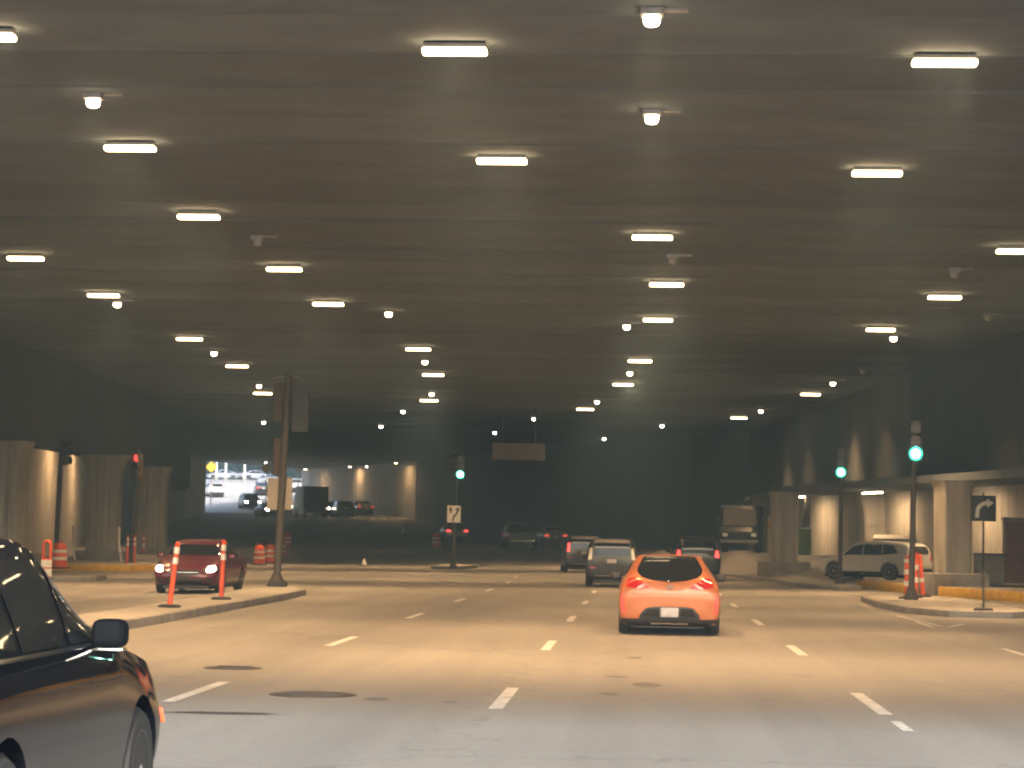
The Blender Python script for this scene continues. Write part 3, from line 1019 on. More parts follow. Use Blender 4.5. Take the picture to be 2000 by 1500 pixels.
# green box and dark door in the bay
p = pz(1570, 1076, 113)
e = empty('utility_box', (p.x, 113, g(p.x, 113)), .1, 'green painted utility box by the back wall left of the signals', 'cabinet')
MB().box(-.3, .3, -.25, .25, 0, 1.2).build('body', M['green_paint'], e, bevel=.03)
MB().box(-.33, .33, -.28, .28, 1.201, 1.26).build('lid', M['green_paint'], e, bevel=.01)
MB().box(.18, .22, -.275, -.252, .5, .7).build('handle', M['dark_steel'], e)
p = pz(1574, 1000, 114.5)
e = empty('hanging_banner', (p.x, 114.5, p.z), .1, 'dark narrow panel on the back wall above the green box', 'panel')
q = MB(); q.add([(-.22, 0, -.75), (.2, 0, -.75), (.24, 0, .7), (.0, 0, .7)] + [(-.22, .05, -.75), (.2, .05, -.75), (.24, .05, .7), (.0, .05, .7)], [(0, 1, 2, 3), (7, 6, 5, 4), (0, 4, 5, 1), (1, 5, 6, 2), (2, 6, 7, 3), (3, 7, 4, 0)])
q.build('board', M['dark_steel'], e)
p = pz(1502, 1072, 112)
e = empty('marker_post', (p.x, 112, g(p.x, 112)), 0, 'pale marker post left of the slim beam end column', 'post')
MB().lathe([(.12, 0), (.1, .1), (.1, 1.7), (.05, 1.8)], 12).build('post', M['clear_lens'], e, smooth=True)
MB().lathe([(.108, 1.25), (.108, 1.55)], 12, caps=False).build('band', M['amber_lens'], e)


# ------------------------------------------------------------------ cars
def card(p0, p1, p2, p3, t, k=.42):
    """cardinal spline between p1 and p2"""
    m1 = [(c - a) * k for a, c in zip(p0, p2)]
    m2 = [(c - a) * k for a, c in zip(p1, p3)]
    t2, t3 = t * t, t * t * t
    return [(2 * t3 - 3 * t2 + 1) * a + (t3 - 2 * t2 + t) * ma + (-2 * t3 + 3 * t2) * c + (t3 - t2) * mc for a, c, ma, mc in zip(p1, p2, m1, m2)]


def resample(P, n, k=.42):
    out = []
    for i in range(len(P) - 1):
        a, b_, c, d = P[max(i - 1, 0)], P[i], P[i + 1], P[min(i + 2, len(P) - 1)]
        out += [card(a, b_, c, d, t / n, k) for t in range(n)]
    return out + [list(P[-1])]


def body_mesh(stations, ny=5, ns=3):
    """stations: (y, zb, wb, wm, zm, wbelt, zbelt, wr, zr, zt), rear first"""
    S = resample([list(s) for s in stations], ny, .38)
    rings = []
    for (y, zb, wb, wm, zm, wk, zk, wr, zr, zt) in S:
        half = [(0, zb), (wb * .85, zb), (wb, zb + .07), (wm, zm), (wk, zk), (wr, zr), (wr * .72, zt - (zt - zr) * .18), (0, zt)]
        half = resample(half, ns, .33)
        ring = [(x, y, z) for x, z in half] + [(-x, y, z) for x, z in half[-2:0:-1]]
        rings.append(ring)
    n = len(rings[0])
    vs = [p for r in rings for p in r]
    fs = []
    for i in range(len(rings) - 1):
        for k in range(n):
            fs.append((i * n + k, i * n + (k + 1) % n, (i + 1) * n + (k + 1) % n, (i + 1) * n + k))
    for ri, flip in ((0, True), (len(rings) - 1, False)):
        r = rings[ri]
        c = len(vs)
        zz = [p[2] for p in r]
        vs.append((0, r[0][1], (min(zz) + max(zz)) / 2))
        for k in range(n):
            f = (ri * n + k, ri * n + (k + 1) % n, c)
            fs.append(f if not flip else f[::-1])
    me = bpy.data.meshes.new('body')
    me.from_pydata(vs, [], fs)
    bm = bmesh.new(); bm.from_mesh(me)
    bmesh.ops.recalc_face_normals(bm, faces=bm.faces)
    bm.to_mesh(me)
    bvh = BVHTree.FromBMesh(bm)
    bm.free()
    return me, bvh


def rounded(poly, r=.04, n=3):
    out = []
    m = len(poly)
    for i in range(m):
        a, c, d = Vector(poly[i - 1]), Vector(poly[i]), Vector(poly[(i + 1) % m])
        ra = min(r, (a - c).length * .4); rd = min(r, (d - c).length * .4)
        p, q = c + (a - c).normalized() * ra, c + (d - c).normalized() * rd
        for k in range(n + 1):
            t = k / n
            out.append(tuple(p * (1 - t) ** 2 + c * 2 * t * (1 - t) + q * t * t))
    return out


def patch(bvh, poly, axis, sign, name, material, parent, off=.009, thick=.035, maxlen=.07, rad=.03):
    """a panel cut to an outline and laid on the body; axis 'y': outline in (x, z) seen from rear (sign -1) or front (+1); axis 'x': outline in (y, z)"""
    poly = rounded(poly, rad)
    bm = bmesh.new()
    vs = [bm.verts.new((p[0], p[1], 0)) for p in poly]
    try: bm.faces.new(vs)
    except ValueError: bm.free(); return None
    bmesh.ops.triangulate(bm, faces=bm.faces[:])
    for _ in range(4):
        long = [e for e in bm.edges if e.calc_length() > maxlen]
        if not long: break
        bmesh.ops.subdivide_edges(bm, edges=long, cuts=1)
        bmesh.ops.triangulate(bm, faces=[f for f in bm.faces if len(f.verts) > 3])
    for v in bm.verts:
        a, z = v.co.x, v.co.y
        o, d = (Vector((a, sign * 9, z)), Vector((0, -sign, 0))) if axis == 'y' else (Vector((sign * 9, a, z)), Vector((-sign, 0, 0)))
        hit, nrm = bvh.ray_cast(o, d)[:2]
        if hit is None:
            q = Vector((a, sign * 1.9, z)) if axis == 'y' else Vector((sign * .9, a, z))
            hit, nrm = bvh.find_nearest(q)[:2]
        if nrm.dot(d) > 0: nrm = -nrm
        v.co = hit + (nrm - d * .35) * off
    d = Vector((0, -sign, 0)) if axis == 'y' else Vector((-sign, 0, 0))
    edges = [e for e in bm.edges if e.is_boundary] if thick else []
    ret = {'geom': []} if not thick else bmesh.ops.extrude_edge_only(bm, edges=edges)
    for v in [x for x in ret['geom'] if isinstance(x, bmesh.types.BMVert)]:
        v.co += d * thick
    bmesh.ops.recalc_face_normals(bm, faces=bm.faces)
    me = bpy.data.meshes.new(name)
    bm.to_mesh(me); bm.free()
    me.shade_smooth()
    me.set_sharp_from_angle(angle=math.radians(40))
    return mesh_obj(name, me, material, parent)


def cut_arches(o, axles, R, W):
    cut = MB()
    for ya in axles:
        for s in (-1, 1):
            cut.lathe([(R, s * (W + .25)), (R, s * (W - .30))], 28, (0, ya, R - .055), 'x')
    c = cut.build('cutter', None)
    md = o.modifiers.new('b', 'BOOLEAN')
    md.operation, md.object, md.solver = 'DIFFERENCE', c, 'EXACT'
    dg = bpy.context.evaluated_depsgraph_get()
    me = bpy.data.meshes.new_from_object(o.evaluated_get(dg))
    o.modifiers.clear()
    o.data = me
    bpy.data.objects.remove(c)


WHEELS = {}


def wheel(e, x, y, r, s, w=.2, spokes=5):
    key = (round(r, 2), s, spokes)
    if key not in WHEELS:
        t = MB(); t.lathe([(r * .66, -w / 2), (r * .9, -w / 2), (r, -w * .3), (r, w * .3), (r * .9, w / 2), (r * .66, w / 2)], 28, (0, 0, 0), 'x')
        tyre = t.build('wheel', M['rubber'], e, smooth=True)
        m = MB()
        m.lathe([(r * .66, s * w * .5), (r * .61, s * w * .5), (r * .58, s * w * .36), (r * .16, s * w * .38), (r * .12, s * w * .5), (.005, s * w * .51)], 28, (0, 0, 0), 'x', caps=False)
        for k in range(spokes):
            a = 2 * math.pi * k / spokes
            u = Vector((0, math.cos(a), math.sin(a))); v = Vector((0, -math.sin(a), math.cos(a)))
            xx = Vector((s * w * .49, 0, 0)); x2 = Vector((s * w * .24, 0, 0))
            pts = []
            for rr, ww in ((r * .12, .05), (r * .62, .032)):
                for q in (-1, 1):
                    pts += [u * rr + v * ww * q + xx, u * rr + v * ww * q + x2]
            m.add(pts, [(0, 2, 6, 4), (0, 4, 5, 1), (2, 3, 7, 6), (4, 6, 7, 5), (0, 1, 3, 2)])
        rim = m.build('rim', M['alloy'], tyre, smooth=True)
        WHEELS[key] = (tyre.data, rim.data)
    else:
        tyre = mesh_obj('wheel', WHEELS[key][0], None, e)
        mesh_obj('rim', WHEELS[key][1], None, tyre)
    tyre.location = (x, y, r)
    return tyre


def rbox(name, c, size, material, parent, bevel=.03, rz=0):
    x, y, z = (s / 2 for s in size)
    o = MB().box(-x, x, -y, y, -z, z).build(name, material, parent, bevel=bevel, loc=c)
    o.rotation_euler.z = rz
    return o


def rounded_shell(name, c, size, material, parent, e1=.55, n=18):
    """a rounded box, like a moulded mirror housing"""
    q = MB()
    f = lambda v: math.copysign(abs(v) ** e1, v)
    for i in range(n + 1):
        t = -math.pi / 2 + math.pi * i / n
        for k in range(n):
            u = 2 * math.pi * k / n
            q.v.append((size[0] / 2 * f(math.cos(t)) * f(math.cos(u)), size[1] / 2 * f(math.cos(t)) * f(math.sin(u)), size[2] / 2 * f(math.sin(t))))
    q.f = [(i * n + k, i * n + (k + 1) % n, (i + 1) * n + (k + 1) % n, (i + 1) * n + k) for i in range(n) for k in range(n)]
    return q.build(name, material, parent, smooth=True, loc=c)


def mirror_x(p): return [(-a, b_) for a, b_ in p][::-1]


def car(name, label, cat, st, pm, side=(), front=(), rear=(), axles=(), r=.33, W=.89, mirrors=None, group=None, spokes=5, roof=None, ny=5, handles=()):
    e = empty(name, (0, 0, 0), 0, label, cat, group)
    me, bvh = body_mesh(st, ny)
    body = mesh_obj('body', me, pm, e)
    cut_arches(body, axles, r + .06, W)
    body.data.shade_smooth()
    body.data.set_sharp_from_angle(angle=math.radians(35))
    # dark wheel housings and underside
    MB().box(-W + .29, W - .29, st[0][0] + .16, st[-1][0] - .25, .13, .5).build('underside', M['trim'], e)
    for nm, poly, mt, *k in side:
        for s in (-1, 1):
            patch(bvh, poly, 'x', s, nm, M[mt], e, **(k[0] if k else {}))
    for ax, lst in (('front', front), ('rear', rear)):
        for nm, poly, mt, both, *k in lst:
            kw = dict(k[0]) if k else {}
            patch(bvh, poly, 'y', 1 if ax == 'front' else -1, nm, M[mt], e, **kw)
            if both: patch(bvh, mirror_x(poly), 'y', 1 if ax == 'front' else -1, nm, M[mt], e, **kw)
    for y in axles:
        for s in (-1, 1):
            wheel(e, s * (W - .105), y, r, s, spokes=spokes)
    if mirrors:
        y, z, x = mirrors
        for s in (-1, 1):
            m = rounded_shell('mirror', (s * (x + .09), y, z), (.2, .12, .14), M['trim'] if name == 'hatchback' else pm, e)
            rbox('mirror_arm', (s * x * .98 - s * (x + .09), 0, -.05), (.12, .06, .05), M['trim'], m, .015)
            rbox('mirror_glass', (0, -.057, 0), (.13, .012, .085), M['trim'], m, .005)
    for y, z in handles:
        for s in (-1, 1):
            patch(bvh, [(y - .1, z - .015), (y + .1, z - .015), (y + .1, z + .015), (y - .1, z + .015)], 'x', s, 'door_handle', pm, e, off=.025, thick=.03, rad=.012)
    return e, bvh


SEAM = dict(off=.002, thick=.006, rad=.004)
# --- orange hatchback
st = [(-2.13, .40, .60, .74, .60, .70, .76, .46, .90, .93), (-2.09, .22, .80, .875, .60, .80, .82, .54, .96, .985), (-1.97, .17, .84, .895, .60, .82, .90, .55, 1.03, 1.06),
      (-1.62, .17, .86, .895, .60, .83, .93, .56, 1.22, 1.26), (-1.15, .17, .86, .895, .60, .84, .95, .57, 1.31, 1.365), (-.3, .2, .86, .89, .60, .85, .93, .59, 1.34, 1.40),
      (.4, .2, .86, .89, .60, .85, .92, .57, 1.26, 1.33), (.98, .2, .86, .89, .60, .85, .91, .62, 1.01, 1.05), (1.5, .2, .86, .89, .58, .82, .83, .62, .89, .92),
      (1.92, .22, .80, .86, .52, .74, .70, .5, .76, .78), (2.11, .35, .55, .62, .5, .55, .6, .4, .64, .65)]
P_or = paint('orange_car_paint', (.49, .15, .052), .15, .38)
e, bv = car('hatchback', 'orange hatchback with dark rear window driving away in the middle lane', 'car', st, P_or,
            side=[('window', [(.62, .96), (.12, 1.24), (-.35, 1.27), (-.42, .97)], 'glass'), ('window', [(-.5, .97), (-.43, 1.26), (-.95, 1.22), (-1.3, 1.06), (-1.25, 1.0)], 'glass'),
                  ('sill', [(-1.0, .2), (1.0, .2), (1.0, .28), (-1.0, .28)], 'trim')],
            front=[('windshield', [(-.56, 1.24), (.56, 1.24), (.68, 1.02), (-.68, 1.02)], 'glass', False), ('headlight', [(.42, .62), (.68, .66), (.74, .76), (.5, .7)], 'clear_lens', True)],
            rear=[('rear_window', [(-.46, 1.372), (.46, 1.372), (.585, 1.13), (.52, 1.02), (.30, .955), (0, .925), (-.30, .955), (-.52, 1.02), (-.585, 1.13)], 'glass', False, dict(rad=.06)),
                  ('tail_light', [(.33, .82), (.52, .80), (.76, .84), (.73, .965), (.60, 1.0), (.44, .90)], 'red_lens', True, dict(off=.014)),
                  ('lower_tail_light', [(.77, .36), (.83, .40), (.85, .62), (.80, .72), (.78, .6)], 'tail_dim', True, dict(off=.012)),
                  ('crease', [(-.78, .715), (.78, .715), (.78, .722), (-.78, .722)], 'trim', False, SEAM),
                  ('diffuser', [(-.54, .24), (.54, .24), (.52, .36), (.42, .475), (.25, .50), (-.25, .50), (-.42, .475), (-.52, .36)], 'trim', False, dict(off=.012)),
                  ('bumper_lip', [(-.84, .175), (.84, .175), (.86, .29), (-.86, .29)], 'trim', False, dict(off=.02)),
                  ('exhaust_trim', [(-.33, .215), (.33, .215), (.33, .232), (-.33, .232)], 'chrome', False, dict(off=.04, rad=.006)),
                  ('number_plate', [(-.155, .33), (.155, .33), (.155, .485), (-.155, .485)], 'plate', False, dict(off=.03, rad=.01)),
                  ('plate_recess', [(-.46, .33), (-.19, .33), (-.19, .475), (-.40, .465)], 'glass', True, dict(off=.02, rad=.02))],
            axles=(-1.32, 1.33), r=.335, W=.895, mirrors=(.72, .97, .88), handles=((-.25, .82),))
n = 20
q = MB(); q.tube([(.062 * math.cos(2 * math.pi * k / n), 0, .036 * math.sin(2 * math.pi * k / n)) for k in range(n + 1)], .008, 6)
hit = bv.ray_cast(Vector((0, -9, .845)), Vector((0, 1, 0)))[0]
em = q.build('emblem', M['chrome'], e, loc=(0, hit.y - .012, .845))
MB().tube([(-.025, 0, -.022), (-.015, 0, .022)], .006, 6).build('emblem_bar', M['chrome'], em)
MB().tube([(.015, 0, -.022), (.025, 0, .022)], .006, 6).build('emblem_bar', M['chrome'], em)
MB().tube([(-.02, 0, -.004), (.02, 0, .004)], .006, 6).build('emblem_bar', M['chrome'], em)
p = gp(1307, 1241)
e.location = (p.x, p.y + 2.05, 0)

# --- dark minivan ahead of it
VAN = [(-2.42, .48, .76, .82, .7, .80, 1.0, .66, 1.42, 1.46), (-2.39, .34, .88, .93, .7, .90, 1.0, .73, 1.58, 1.62), (-2.28, .26, .9, .95, .7, .93, 1.02, .76, 1.64, 1.70),
       (-1.9, .25, .9, .955, .7, .935, 1.02, .77, 1.67, 1.73), (-.8, .25, .9, .955, .7, .935, 1.0, .77, 1.68, 1.74), (.3, .25, .9, .955, .7, .93, .98, .75, 1.63, 1.69), (.9, .25, .9, .95, .68, .92, .96, .70, 1.42, 1.48),
       (1.55, .25, .9, .94, .65, .90, .95, .70, 1.04, 1.08), (2.1, .28, .84, .9, .6, .8, .83, .6, .90, .92), (2.4, .4, .6, .7, .55, .6, .66, .4, .70, .72)]
VAN_SIDE = [('window', [(1.1, 1.04), (.72, 1.40), (.2, 1.50), (.15, 1.04)], 'glass'), ('window', [(.05, 1.05), (.08, 1.51), (-.85, 1.53), (-.85, 1.06)], 'glass'), ('window', [(-.95, 1.06), (-.95, 1.53), (-1.95, 1.50), (-2.1, 1.10)], 'glass')]
VAN_REAR = [('rear_window', [(-.66, 1.12), (.66, 1.12), (.60, 1.54), (-.60, 1.54)], 'glass', False, dict(rad=.06)), ('spoiler', [(-.64, 1.575), (.64, 1.575), (.6, 1.66), (-.6, 1.66)], 'cabinet', False, dict(off=.05, thick=.1)),
            ('tail_light', [(.71, .98), (.84, .98), (.80, 1.38), (.70, 1.42)], 'clear_lens', True, dict(off=.015)), ('number_plate', [(-.17, .86), (.17, .86), (.17, 1.0), (-.17, 1.0)], 'plate', False, dict(off=.012, rad=.01)),
            ('bumper', [(-.88, .36), (.88, .36), (.88, .60), (-.88, .60)], 'trim', False, dict(off=.03, thick=.06)), ('bumper_strip', [(-.6, .40), (.6, .40), (.6, .425), (-.6, .425)], 'chrome', False, dict(off=.045, rad=.008)),
            ('reflector', [(.58, .66), (.78, .66), (.78, .72), (.58, .72)], 'red_lens', True, dict(off=.012, rad=.01)), ('gate_seam', [(-.7, .632), (.7, .632), (.7, .638), (-.7, .638)], 'trim', False, SEAM)]
VAN_FRONT = [('windshield', [(-.68, 1.12), (.68, 1.12), (.60, 1.55), (-.60, 1.55)], 'glass', False), ('headlight', [(.45, .66), (.74, .70), (.78, .8), (.48, .74)], 'clear_lens', True), ('grille', [(-.35, .58), (.35, .58), (.35, .70), (-.35, .70)], 'trim', False)]
P_van = paint('dark_olive_paint', (.022, .023, .019), .3, .35)
e, _ = car('minivan', 'dark olive minivan with pale upright tail lights ahead of the orange car', 'van', VAN, P_van, VAN_SIDE, VAN_FRONT, VAN_REAR, (-1.5, 1.5), .34, .945, (.95, 1.06, .92))
p = gp(1194, 1147)
e.location = (p.x, p.y + 2.35, 0)
e.scale = (.95, 1, .95)

# --- black crossover in the left foreground
st = [(-2.35, .5, .76, .80, .7, .78, .95, .62, 1.15, 1.18), (-2.3, .34, .88, .92, .7, .88, 1.0, .68, 1.28, 1.32), (-2.0, .25, .9, .935, .7, .90, 1.08, .68, 1.46, 1.51), (-1.4, .24, .9, .94, .7, .905, 1.10, .68, 1.56, 1.62),
      (-.5, .24, .9, .94, .68, .905, 1.10, .69, 1.60, 1.66), (-.1, .24, .9, .94, .68, .905, 1.10, .68, 1.575, 1.64), (.22, .24, .9, .94, .68, .905, 1.095, .66, 1.47, 1.55), (.56, .24, .9, .94, .68, .905, 1.085, .68, 1.29, 1.38), (.9, .24, .9, .94, .68, .905, 1.065, .72, 1.11, 1.15), (1.6, .25, .9, .94, .64, .885, .965, .7, 1.02, 1.05),
      (1.9, .26, .89, .93, .62, .85, .90, .62, .97, .99), (2.15, .3, .80, .86, .58, .76, .78, .5, .85, .87), (2.32, .4, .6, .68, .52, .6, .66, .4, .72, .73)]
P_bk = mat('black_blue_paint', (.006, .007, .010), .035, spec=.2, var=.04, scale=2)
e, bv = car('crossover', 'glossy black crossover cut by the left edge in the foreground', 'car', st, P_bk,
            side=[('window', [(.76, 1.13), (.30, 1.42), (-.06, 1.525), (-.18, 1.13)], 'glass', dict(maxlen=.05, off=.004, thick=0)), ('window', [(-.27, 1.13), (-.16, 1.535), (-1.0, 1.55), (-1.05, 1.13)], 'glass', dict(maxlen=.05, off=.004, thick=0)), ('window', [(-1.15, 1.14), (-1.1, 1.54), (-1.5, 1.48), (-1.7, 1.2)], 'glass'),
                  ('window_trim', [(.88, 1.10), (.88, 1.118), (-1.7, 1.118), (-1.7, 1.10)], 'chrome', dict(off=.012, thick=.02, rad=.005)),
                  ('sill', [(-1.0, .24), (1.0, .24), (1.0, .34), (-1.0, .34)], 'trim'), ('side_marker', [(2.06, .58), (2.13, .58), (2.13, .66), (2.06, .66)], 'orange_plastic', dict(off=.02, rad=.01))],
            front=[('windshield', [(-.64, 1.50), (.64, 1.50), (.74, 1.16), (-.74, 1.16)], 'glass', False), ('headlight', [(.42, .68), (.72, .72), (.74, .82), (.46, .78)], 'clear_lens', True), ('grille', [(-.36, .5), (.36, .5), (.36, .68), (-.36, .68)], 'trim', False)],
            rear=[('rear_window', [(-.6, 1.14), (.6, 1.14), (.56, 1.42), (-.56, 1.42)], 'glass', False), ('tail_light', [(.5, .9), (.80, .9), (.80, 1.05), (.55, 1.05)], 'red_lens', True)],
            axles=(-1.4, 1.38), r=.36, W=.94, ny=7)
for s in (-1, 1):   # larger mirrors with a bright lower edge
    m = rounded_shell('mirror', (s * .975, .36, 1.165), (.18, .15, .15), M['matte_black'], e)
    rbox('mirror_arm', (-s * .1, .03, -.07), (.14, .07, .05), M['trim'], m, .015)
    rbox('mirror_trim', (s * .0, -.02, -.08), (.16, .12, .012), M['chrome'], m, .004)
    rbox('mirror_glass', (0, -.068, .01), (.13, .02, .1), M['matte_black'], m, .005)
e.location = (-2.73 - .94, 12.85 - 1.38, 0)

# --- red sedan facing the camera
SED = [(-2.36, .42, .68, .76, .62, .72, .80, .52, .92, .94), (-2.3, .3, .82, .88, .62, .82, .86, .58, .99, 1.01), (-2.0, .23, .86, .9, .62, .85, .93, .6, 1.04, 1.07), (-1.55, .21, .87, .905, .62, .86, .94, .6, 1.11, 1.15),
       (-.9, .2, .87, .905, .62, .865, .94, .58, 1.33, 1.38), (-.2, .2, .87, .905, .62, .865, .93, .60, 1.39, 1.45), (.45, .2, .87, .905, .62, .86, .92, .58, 1.31, 1.37), (1.05, .2, .87, .90, .6, .85, .92, .64, 1.0, 1.05), (1.6, .21, .86, .90, .58, .83, .84, .64, .90, .93),
       (2.05, .23, .82, .87, .54, .77, .72, .55, .79, .81), (2.25, .28, .72, .78, .5, .68, .64, .45, .70, .72), (2.33, .36, .5, .6, .46, .52, .58, .36, .62, .63)]
SED_SIDE = [('window', [(.75, .98), (.2, 1.27), (-.18, 1.32), (-.22, .98)], 'glass'), ('window', [(-.3, .98), (-.27, 1.32), (-.8, 1.27), (-1.2, 1.06), (-1.15, .99)], 'glass'), ('door_seam', [(-.26, .32), (-.255, .32), (-.255, .95), (-.26, .95)], 'trim', SEAM), ('sill', [(-1, .2), (1, .2), (1, .28), (-1, .28)], 'trim')]
SED_REAR = [('rear_window', [(-.58, 1.13), (.58, 1.13), (.5, 1.33), (-.5, 1.33)], 'glass', False), ('tail_light', [(.46, .72), (.78, .72), (.8, .88), (.5, .86)], 'red_lens', True, dict(off=.012)), ('number_plate', [(-.16, .66), (.16, .66), (.16, .8), (-.16, .8)], 'plate', False, dict(rad=.01)), ('bumper_lip', [(-.8, .3), (.8, .3), (.8, .42), (-.8, .42)], 'trim', False)]
SED_FRONT = [('windshield', [(-.56, 1.30), (.56, 1.30), (.70, 1.02), (-.70, 1.02)], 'glass', False, dict(rad=.05)),
             ('headlight_housing', [(.46, .58), (.76, .60), (.82, .72), (.56, .70)], 'trim', True, dict(off=.008)), ('grille', [(-.36, .50), (.36, .50), (.42, .60), (.38, .64), (-.38, .64), (-.42, .60)], 'trim', False, dict(off=.01)),
             ('grille_bar', [(-.38, .565), (.38, .565), (.38, .58), (-.38, .58)], 'chrome', False, dict(off=.02, rad=.005)), ('intake', [(-.46, .25), (.46, .25), (.52, .40), (-.52, .40)], 'trim', False, dict(off=.01)),
             ('fog_light', [(.58, .30), (.74, .32), (.74, .40), (.60, .40)], 'trim', True), ('lip', [(-.62, .22), (.62, .22), (.62, .238), (-.62, .238)], 'steel', False, dict(off=.02, rad=.005)), ('number_plate', [(-.15, .40), (.15, .40), (.15, .48), (-.15, .48)], 'trim', False, dict(off=.016))]
P_red = paint('dark_red_paint', (.11, .009, .02), .3, .3)
e, bv = car('sedan', 'dark red sedan with lit headlights facing the camera behind the orange posts', 'car', SED, P_red, SED_SIDE,
            SED_FRONT + [('headlight', [(.58, .585), (.74, .585), (.80, .66), (.75, .73), (.60, .72)], 'headlamp', True, dict(off=.02, rad=.04))], SED_REAR, (-1.4, 1.42), .325, .90, (.72, .99, .88), spokes=7)
p = gp(360, 1160)
e.location = (p.x, p.y + 2.25, 0)
e.rotation_euler.z = math.pi

# --- silver SUV turning on the right
SUV = [(-2.2, .5, .74, .78, .7, .76, .95, .6, 1.2, 1.24), (-2.15, .34, .85, .89, .7, .86, 1.0, .66, 1.34, 1.38), (-1.95, .27, .87, .905, .7, .87, 1.04, .67, 1.50, 1.55), (-1.4, .26, .87, .91, .7, .88, 1.05, .68, 1.58, 1.64), (-.4, .26, .87, .91, .68, .88, 1.03, .69, 1.61, 1.67),
       (.35, .26, .87, .91, .68, .88, 1.01, .66, 1.55, 1.61), (.8, .26, .87, .91, .67, .875, 1.0, .66, 1.32, 1.38), (1.22, .26, .87, .905, .66, .87, .99, .68, 1.06, 1.1), (1.7, .27, .86, .9, .62, .84, .90, .64, .98, 1.0), (2.0, .3, .8, .85, .58, .76, .80, .52, .88, .9), (2.2, .4, .58, .66, .55, .6, .68, .4, .74, .75)]
SUV_SIDE = [('window', [(.95, 1.06), (.47, 1.42), (.0, 1.515), (-.01, 1.06)], 'glass'), ('window', [(-.05, 1.065), (-.04, 1.52), (-.9, 1.525), (-.94, 1.075)], 'glass'), ('window', [(-.98, 1.08), (-.94, 1.525), (-1.42, 1.475), (-1.70, 1.16)], 'glass'),
            ('door_seam', [(-.07, .36), (-.065, .36), (-.065, 1.03), (-.07, 1.03)], 'trim', SEAM), ('sill', [(-1, .26), (1, .26), (1, .38), (-1, .38)], 'trim')]
SUV_REAR = [('rear_window', [(-.6, 1.14), (.6, 1.14), (.54, 1.46), (-.54, 1.46)], 'glass', False, dict(rad=.05)), ('tail_light', [(.66, .88), (.83, .86), (.78, 1.14), (.68, 1.14)], 'red_lens', True, dict(off=.012)), ('number_plate', [(-.16, .8), (.16, .8), (.16, .93), (-.16, .93)], 'plate', False, dict(rad=.01)), ('bumper', [(-.82, .32), (.82, .32), (.84, .52), (-.84, .52)], 'trim', False, dict(off=.02))]
SUV_FRONT = [('windshield', [(-.62, 1.48), (.62, 1.48), (.70, 1.1), (-.70, 1.1)], 'glass', False), ('headlight', [(.44, .68), (.72, .7), (.74, .8), (.5, .78)], 'clear_lens', True), ('grille', [(-.36, .55), (.36, .55), (.36, .72), (-.36, .72)], 'trim', False)]
P_si = paint('warm_silver_paint', (.66, .65, .62), .15, .35)
e, _ = car('sport_utility_vehicle', 'silver sport utility vehicle turning beside the right-hand columns', 'car', SUV, P_si, SUV_SIDE, SUV_FRONT, SUV_REAR, (-1.33, 1.33), .37, .905, (.78, 1.08, .88), handles=((.15, .9), (-.8, .9)))
e.location = (9.2, 92.5, g(9.2, 92.5) + .02)
e.rotation_euler.z = math.radians(50)
e.scale = (.98, .98, .93)
suv_silver = e


def plain_car(src_st, sides, fronts, rears, axles, r, W, col, name, label, cat, group=None, lamps=None, mirrors=None):
    P = paint(name + '_paint', col, .3, .3)
    rr = [x if not (lamps and x[0] == 'tail_light') else (x[0], x[1], lamps, *x[3:]) for x in rears]
    return car(name, label, cat, src_st, P, sides, fronts, rr, axles, r, W, mirrors, group, ny=3)[0]


def put(o, px, py, y, rz=0, h=0):
    p = pz(px, py, y)
    o.location = (p.x, y, g(p.x, y) + h)
    o.rotation_euler.z = rz + (math.atan((y - 75) / 480) if y > 75 else 0)
    return o


# --- dark vehicles beyond the junction
o = plain_car(SUV, SUV_SIDE, SUV_FRONT, SUV_REAR, (-1.33, 1.33), .345, .905, (.010, .011, .013), 'sport_utility_vehicle', 'black sport utility vehicle with both tail lights on beyond the orange car', 'car', lamps='brake', mirrors=(.78, 1.08, .88))
put(o, 1355, 1133, 97)
o.scale = (1.05, 1, 1.08)
o = plain_car(VAN, VAN_SIDE, VAN_FRONT, VAN_REAR, (-1.5, 1.5), .34, .945, (.012, .013, .016), 'passenger_van', 'black van with one red tail light showing left of the minivan', 'van', lamps='brake', mirrors=(.95, 1.06, .92))
put(o, 1136, 1115, 113)
far_sedan = plain_car(SED, SED_SIDE, SED_FRONT, SED_REAR, (-1.4, 1.42), .325, .90, (.16, .16, .17), 'far_sedan', 'grey car with bright rear glass left of the black van under the far deck', 'car', lamps='tail_dim')
put(far_sedan, 1076, 1060, 165)
far_sedan.name = 'parked_sedan'
